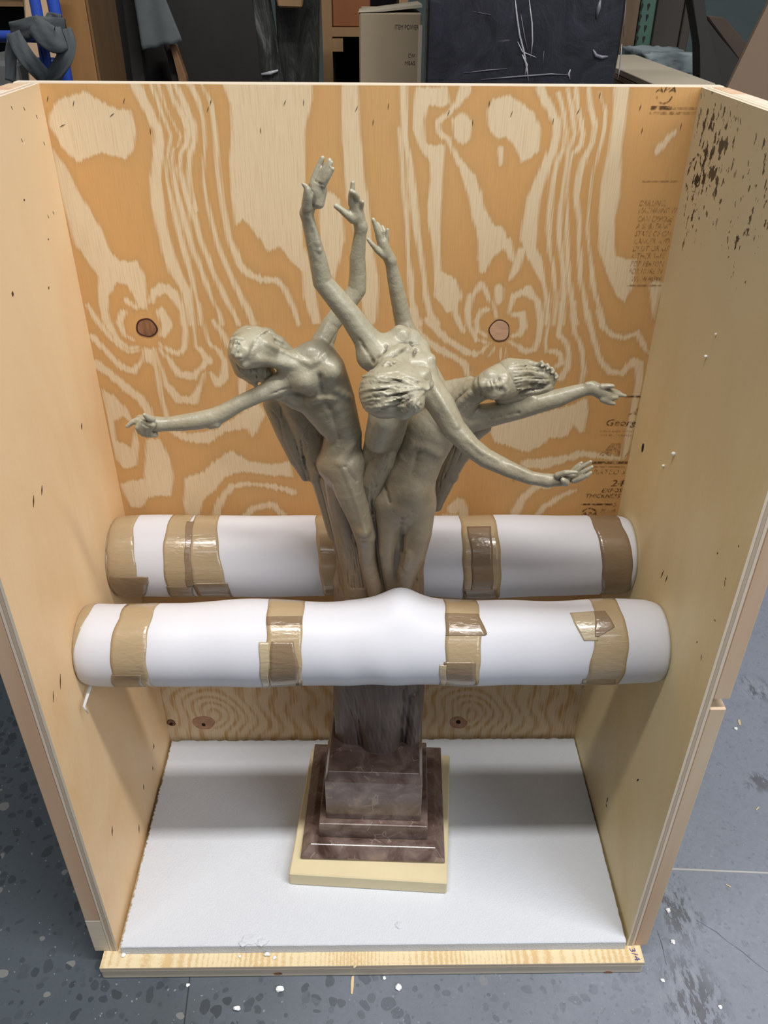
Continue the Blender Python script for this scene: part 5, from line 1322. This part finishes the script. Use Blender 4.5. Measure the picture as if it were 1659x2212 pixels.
# plywood cabinet at the left, blue hand truck and its black strap in front
YL = 1.00
W_L = plain('amber_board', lin(134, 98, 60), 0.55, 0.12, 4, (6, 6, 1)); W_S = plain('amber_board_shaded', lin(98, 74, 48), 0.6, 0.12, 4, (6, 6, 1))  # side board is the same amber with shade put into the colour
cab = empty('wooden_cabinet', (ony(170, 90, YL)[0], YL, FZ), 'amber wooden cabinet behind the blue hand truck', 'cabinet')
xa, xb, xc = ony(118, 90, YL)[0], ony(198, 90, YL)[0], ony(262, 90, YL + .35)[0]
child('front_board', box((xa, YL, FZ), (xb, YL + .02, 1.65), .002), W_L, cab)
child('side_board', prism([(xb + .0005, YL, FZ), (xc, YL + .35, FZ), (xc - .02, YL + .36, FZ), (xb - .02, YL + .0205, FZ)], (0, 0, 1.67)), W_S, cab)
PEACH = plain('peach_card', lin(178, 150, 122), 0.7, 0.06, 5)
YK = 0.93
tag(link('card_sheet', upright([(46, -60), (122, -60), (136, 190), (62, 190)], YK + .03, .012), PEACH), 'pale cardboard sheet standing behind the blue hand truck', 'cardboard')
BLUE = plain('blue_paint', lin(44, 72, 160), 0.25, 0.06, 6, spec=0.6)
YT = 0.80
ht = empty('hand_truck', (ony(95, 90, YT)[0], YT, FZ), 'blue tubular hand truck at the far left', 'hand truck')
def rod(pts, r, name='tube_rail', Y=YT, mat=BLUE, root=None):
    q = [ony(x, y, Y) for x, y in pts]; return child(name, tube(q, r, 14), mat, root or ht)
rod([(62, -70), (75, 0), (88, 70), (102, 150), (122, 260)], .0086); rod([(104, -70), (114, 0), (126, 60), (140, 150), (160, 260)], .0098, Y=YT + .03)
child('tube_rail', tube([ony(-60, 78, YT + .02), ony(60, 79, YT + .02), ony(92, 80, YT + .005)], .0085, 14), BLUE, ht)
child('cross_bar', tube([ony(70, 133, YT + .02), ony(118, 133, YT + .02)], .006, 10), BLUE, ht)
STRAP = plain('black_webbing', lin(70, 74, 77), 0.9, 0.15, 30, bump=0.25, bscale=300)
st = empty('moving_strap', (ony(95, 90, YT)[0], YT - .02, 1.1), 'wide charcoal strap knotted around the blue hand truck', 'strap')
def ribbon(pts, ws, flat, n=16, ns=24):
    pts = np.array(pts); t = np.linspace(0, len(pts) - 1, ns); ix = np.arange(len(pts))
    q = np.stack([np.interp(t, ix, pts[:, i]) for i in range(3)], 1); w = np.interp(t, ix, ws)
    for _ in range(3): q[1:-1] = (q[:-2] + 2 * q[1:-1] + q[2:]) / 4
    V, Fc = [], []
    for i in range(ns):
        d = q[min(i + 1, ns - 1)] - q[max(i - 1, 0)]; d[1] = 0; d /= np.linalg.norm(d) + 1e-9
        a = np.array((-d[2], 0, d[0]))
        for k in range(n):
            th = 2 * math.pi * k / n
            V.append(q[i] + a * math.cos(th) * w[i] + np.array((0, 1, 0)) * (math.sin(th) * w[i] * flat + 0.0015 * math.sin(6 * math.cos(th) + i * .4)))
    for i in range(ns - 1):
        for k in range(n): Fc.append((i * n + k, i * n + (k + 1) % n, (i + 1) * n + (k + 1) % n, (i + 1) * n + k))
    Fc.append(tuple(range(n))[::-1]); Fc.append(tuple((ns - 1) * n + k for k in range(n)))
    me = bpy.data.meshes.new('ribbon'); me.from_pydata([tuple(v) for v in V], [], Fc); me.update()
    me.polygons.foreach_set('use_smooth', np.full(len(me.polygons), True)); return me
def web(pts, w, name='strap_band', dY=0.0, flat=.35):
    q = [ony(x, y, YT - .022 + d + dY) for x, y, d in pts]; n = len(q)
    k = depth(q[0]) / FPX
    child(name, ribbon(q, [1.3 * w * k * (0.85 if i in (0, n - 1) else 1) for i in range(n)], flat * 0.5), STRAP, st)
web([(24, 66, .02), (48, 66, .0), (80, 56, -.012), (112, 60, -.005), (142, 58, .03)], 15, flat=.5)
web([(28, 70, .0), (40, 100, -.005), (62, 130, -.008), (90, 160, .0), (110, 185, .01)], 15)
web([(70, 52, -.01), (92, 72, -.022), (118, 88, -.024), (140, 82, -.01)], 20, flat=.5)
web([(140, 62, .0), (148, 92, -.008), (142, 125, -.012), (118, 160, -.004), (100, 185, .01)], 13)
web([(26, 75, .01), (24, 120, .01), (22, 175, .012)], 10); web([(104, 48, .0), (110, 40, .02), (132, 44, .035)], 10, flat=.5)

# dim shelving at the far left
YS = 1.9
sh = empty('shelving', (ony(20, 60, YS)[0], YS, FZ), 'dim wooden shelving with dark bays at the far left edge', 'shelf')
xs0, xs1 = ony(-140, 60, YS)[0], ony(60, 60, YS)[0]
child('shelf_board', box((xs0, YS, zof(20, 14, YS)), (xs1, YS + .4, zof(20, 4, YS))), W_P, sh); child('upright_board', box((xs1, YS, FZ), (xs1 + .03, YS + .4, 1.7)), W_S, sh); child('back_board', box((xs0, YS + .401, FZ), (xs1 + .03, YS + .41, 1.7)), DARK, sh)
tag(link('storage_bin', box((ony(-90, 140, YS - .5)[0], YS - .5, FZ), (ony(38, 140, YS - .5)[0], YS - .2, zof(20, 132, YS - .5)), .01, 2), plain('pale_bin', lin(120, 122, 120), 0.6)), 'pale grey bin low at the left edge beside the blue hand truck', 'bin')

# right side: pallet-rack post, dark lockers, timber, crate with fleece, cardboard sheet
YR = 2.2
RACK = plain('green_rack_paint', lin(60, 88, 76), 0.5, 0.08, 5)
rk = empty('pallet_rack', (ony(1395, 60, YR)[0], YR, FZ), 'green slotted pallet rack upright behind the open crate lid', 'rack')
xa, xb = ony(1378, 60, YR)[0], ony(1410, 60, YR)[0]
child('rack_post', box((xa, YR, FZ), (xb, YR + .07, 1.75), .004), RACK, rk)
kk = depth((xa, YR, 1.2)) / FPX
for i in range(7):
    for cx_ in (0, 1):
        px, py = (1390 + 14.5 * cx_ - 3.6 * i, 15 + 23.5 * i - 23.5)
        p = ony(px, py, YR); w = 3.6 * kk; h = 6.5 * kk
        poly = [(p[0] - w * .9, YR - .0006, p[2] + h * .6), (p[0] - w * .5, YR - .0006, p[2] + h), (p[0] + w * .5, YR - .0006, p[2] + h), (p[0] + w, YR - .0006, p[2] + h * .5), (p[0] + w * .5, YR - .0006, p[2] - h * .3), (p[0] + w * .1, YR - .0006, p[2] - h), (p[0] - w * .3, YR - .0006, p[2] - h)]
        child('slot', prism(poly, (0, 0.001, 0)), DARK, rk)
child('timber_post', box((ony(1345, 60, YR)[0], YR + .004, FZ), (xa - .004, YR + .06, 1.7)), plain('dim_timber', lin(92, 74, 56), 0.7, 0.15, 4, (8, 8, 1)), rk)
LOCK = plain('dim_brown_door', lin(58, 52, 46), 0.7, 0.1, 3)
lk = empty('dark_locker', (ony(1460, 60, 2.35)[0], 2.35, FZ), 'tall dim brown locker right of the green rack post', 'locker')
x0, x1 = ony(1412, 60, 2.35)[0], ony(1490, 60, 2.35)[0]
child('door', box((x0, 2.35, FZ), (x1 - .03, 2.37, 1.75), .003), LOCK, lk); child('body', box((x0, 2.371, FZ), (x1, 2.7, 1.75)), DARK, lk)
child('door_frame', box((x1 - .028, 2.345, FZ), (x1, 2.37, 1.75), .003), LOCK, lk)
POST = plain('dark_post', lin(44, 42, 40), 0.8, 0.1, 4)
tag(link('leaning_board', prism([ony(1489, -40, 1.7), ony(1518, -40, 1.7), ony(1530, 60, 1.7), ony(1562, 190, 1.7), ony(1580, 300, 1.7), ony(1512, 300, 1.7), ony(1512, 100, 1.7)], (0, .06, 0), .003), POST), 'dark board leaning upright left of the slanted timber', 'board')
TIM = plain('slanted_timber', lin(66, 54, 46), 0.75, 0.15, 5, (6, 6, 2))
tb = empty('slanted_timber', (ony(1570, 90, 1.85)[0], 1.85, FZ), 'dark brown timber frame sloping down to the right', 'timber')
child('beam', prism([ony(1524, 32, 1.85), ony(1566, 38, 1.85), ony(1640, 125, 1.85), ony(1640, 150, 1.85), ony(1600, 135, 1.85)], (0, .12, 0), .003), TIM, tb)
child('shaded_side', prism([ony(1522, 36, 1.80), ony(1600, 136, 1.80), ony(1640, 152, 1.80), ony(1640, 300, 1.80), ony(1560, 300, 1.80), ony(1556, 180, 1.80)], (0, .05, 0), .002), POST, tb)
# second crate, its pale lid seen edge-on
ZL = 1.10
LID = plain('pale_lid', lin(168, 158, 140), 0.6, 0.05, 3, (2, 2, 2)); LIDE = plain('lid_edge', lin(128, 108, 88), 0.7, 0.08, 10)
oc = empty('second_crate', (0.62, 1.2, FZ), 'second wooden crate with a pale flat lid behind the right corner', 'crate')
lidp = [onz(1330, 146, ZL), onz(1335, 118, ZL), onz(1372, 118, ZL), onz(1545, 180, ZL), onz(1560, 215, ZL), onz(1418, 184, ZL)]
child('lid', prism(lidp, (0, 0, -.012), .001), LID, oc)
child('lid_underlay', prism([Vector(p) + Vector((0, 0.004, -.0135)) for p in lidp], (0, 0, -.010), .001), LIDE, oc)
child('body', prism([Vector(p) * 1.0 + Vector((0, 0.02, -.025)) for p in lidp], (0, 0, FZ - ZL + .025)), plain('crate_shadow_wood', lin(112, 96, 78), 0.7, 0.1, 4), oc)
FLE = plain('grey_fleece', lin(134, 144, 148), 0.95, 0.12, 26, bump=0.6, bscale=120)
YFl = 1.82
base_z = zof(1455, 176, YFl)
def fleece():
    bm = bmesh.new(); x0, x1 = ony(1398, 120, YFl)[0], ony(1508, 120, YFl)[0]; zt = zof(1455, 116, YFl)
    box_bm((x0, YFl, base_z), (x1, YFl + .28, zt), bm=bm)
    bmesh.ops.subdivide_edges(bm, edges=bm.edges[:], cuts=10, use_grid_fill=True)
    rnd = random.Random(6)
    for v in bm.verts: v.co += Vector((rnd.uniform(-.003, .003), rnd.uniform(-.004, .004), rnd.uniform(-.003, .003) if v.co.z > base_z + .002 else 0))
    return bm_mesh(bm, smooth=True)
tag(link('fleece_blanket', fleece(), FLE), 'folded fuzzy grey blanket lying beyond the pale crate lid', 'blanket')
tag(link('support_chest', box((ony(1390, 170, YFl)[0], YFl - .01, FZ), (ony(1520, 170, YFl)[0], YFl + .30, base_z - .0005), .004), LOCK), 'dark chest under the folded grey blanket', 'chest')
BRN = plain('brown_board', lin(112, 93, 77), 0.75, 0.05, 3)
tag(link('cardboard_sheet', prism([ony(1668, -10, .72), ony(1800, -10, .72), ony(1800, 420, .72), ony(1470, 420, .72), ony(1572, 188, .72)], (0, .008, 0)), BRN), 'brown cardboard sheet leaning at the far right edge', 'cardboard')

# ------------------------------------------------------------------ litter: foam beads and wood splinters
BEAD = plain('foam_bead', lin(240, 242, 244), 0.6); SPL = plain('wood_splinter', lin(206, 186, 150), 0.6)
FLY = FZ
def crumb(px, py, z, r, where, sq=1.0, seed=0, group='foam crumbs'):
    s = depth(onz(px, py, z)) / FPX
    return tag(ragged('foam_crumb', px, py, z, r * s, r * s * sq, r * s * 0.6, BEAD, seed), where, 'foam crumb', group)
crumb(604, 2139, FZ, 9, 'largest ragged white foam crumb on the floor below the knot in the lip', .7, 1)
crumb(512, 2181, FZ, 8, 'flat white foam crumb nearest the bottom edge, left of centre', .6, 2)
crumb(861, 2135, FZ, 6, 'white foam bead on the floor right of the upright splinter', 1.2, 3)
crumb(406, 2129, FZ, 4, 'small white foam bead on the floor crack at lower left', 1, 4)
crumb(830, 2114, FZ, 3.5, 'tiny foam bead on the floor close under the lip', 1, 5)
crumb(577, 2064, 0, 7, 'white foam crumb on the crate lip beside the torn foam edge', .6, 6)
crumb(593, 2070, 0, 4, 'small bead right of the crumb on the crate lip', 1, 7)
crumb(518, 2067, 0, 3, 'small bead left of the crumb on the crate lip', 1, 8)
crumb(267, 2065, 0, 5, 'white bead at the left front corner of the foam sheet', .9, 9)
crumb(1453, 2036, FZ, 5, 'bright white bead on the floor right of the crate front corner', 1, 10)
crumb(1443, 1968, FZ, 5, 'round pale bead in the chipped patch of floor', 1, 11)
crumb(1431, 2119, FZ, 4, 'pale bead on the floor at lower right of the crate', 1, 12)
crumb(1555, 2176, FZ, 4, 'pale bead near the bottom right chipped patch', 1, 13)
crumb(1589, 1575, FZ, 4, 'white bead just below the white splinter at right', 1, 14)
crumb(160, 1693, FZ, 0.1, 'x', 1, 15) if False else None
def splinter(px, py, z, ln, w, ang, label):
    p = Vector(onz(px, py, z)); s = depth(p) / FPX; d = Vector((math.cos(ang), math.sin(ang), 0)); e = Vector((-d.y, d.x, 0)); L, W = ln * s / 2 * 1.3, w * s / 2
    q = [p - d * L - e * W * .7, p - d * L * .2 - e * W, p + d * L - e * W * .6, p + d * L * .9 + e * W * .8, p + d * L * .1 + e * W, p - d * L * .95 + e * W * .5]
    tag(link('wood_splinter', prism([v + Vector((0, 0, .0002)) for v in q], (0, 0, .0014), .0003), SPL), label, 'splinter', 'wood splinters')
splinter(761, 2128, FZ, 30, 7, 1.5, 'upright pale splinter on the floor below the middle of the lip')
splinter(767, 2088, 0, 7, 5, .6, 'short chip at the edge of the crate lip')
splinter(1597, 1561, FZ, 12, 6, 1.3, 'whitish splinter on the floor at right, level with the front roll')
splinter(1400, 1990, FZ, 14, 3, 2.0, 'thin splinter against the foot of the right batten')
splinter(1573, 1914, FZ, 9, 3, 2.4, 'tiny splinter on the floor right, below the pale joint')
splinter(1636, 1747, FZ, 9, 3, .6, 'tiny splinter near the right edge of the floor')
# crumbs stuck to the right wall
for i, (px, py, r, lab) in enumerate(((1527, 770, 3.5, 'upper foam bead stuck to the right crate wall'), (1458, 980, 4.5, 'middle foam bead stuck to the right crate wall'), (1435, 1006, 3, 'lower foam bead stuck to the right crate wall'), (1548, 722, 2.5, 'topmost foam bead stuck to the right crate wall'))):
    p = onx(px, py, HW); s = depth(p) / FPX; bm = bmesh.new(); bmesh.ops.create_icosphere(bm, subdivisions=2, radius=r * s)
    me = bm_mesh(bm, smooth=True); me.transform(Matrix.Translation((HW - r * s * .8, p[1], p[2])))
    tag(link('foam_crumb', me, BEAD), lab, 'foam crumb', 'foam crumbs')
p = ony(1111, 1031, BY - .003); bm = bmesh.new(); bmesh.ops.create_icosphere(bm, subdivisions=2, radius=.002); me = bm_mesh(bm, smooth=True); me.transform(Matrix.Translation((p[0], BY - .0016, p[2])))
tag(link('foam_crumb', me, BEAD), 'white bead on the back panel below the outstretched bronze arm', 'foam crumb', 'foam crumbs')
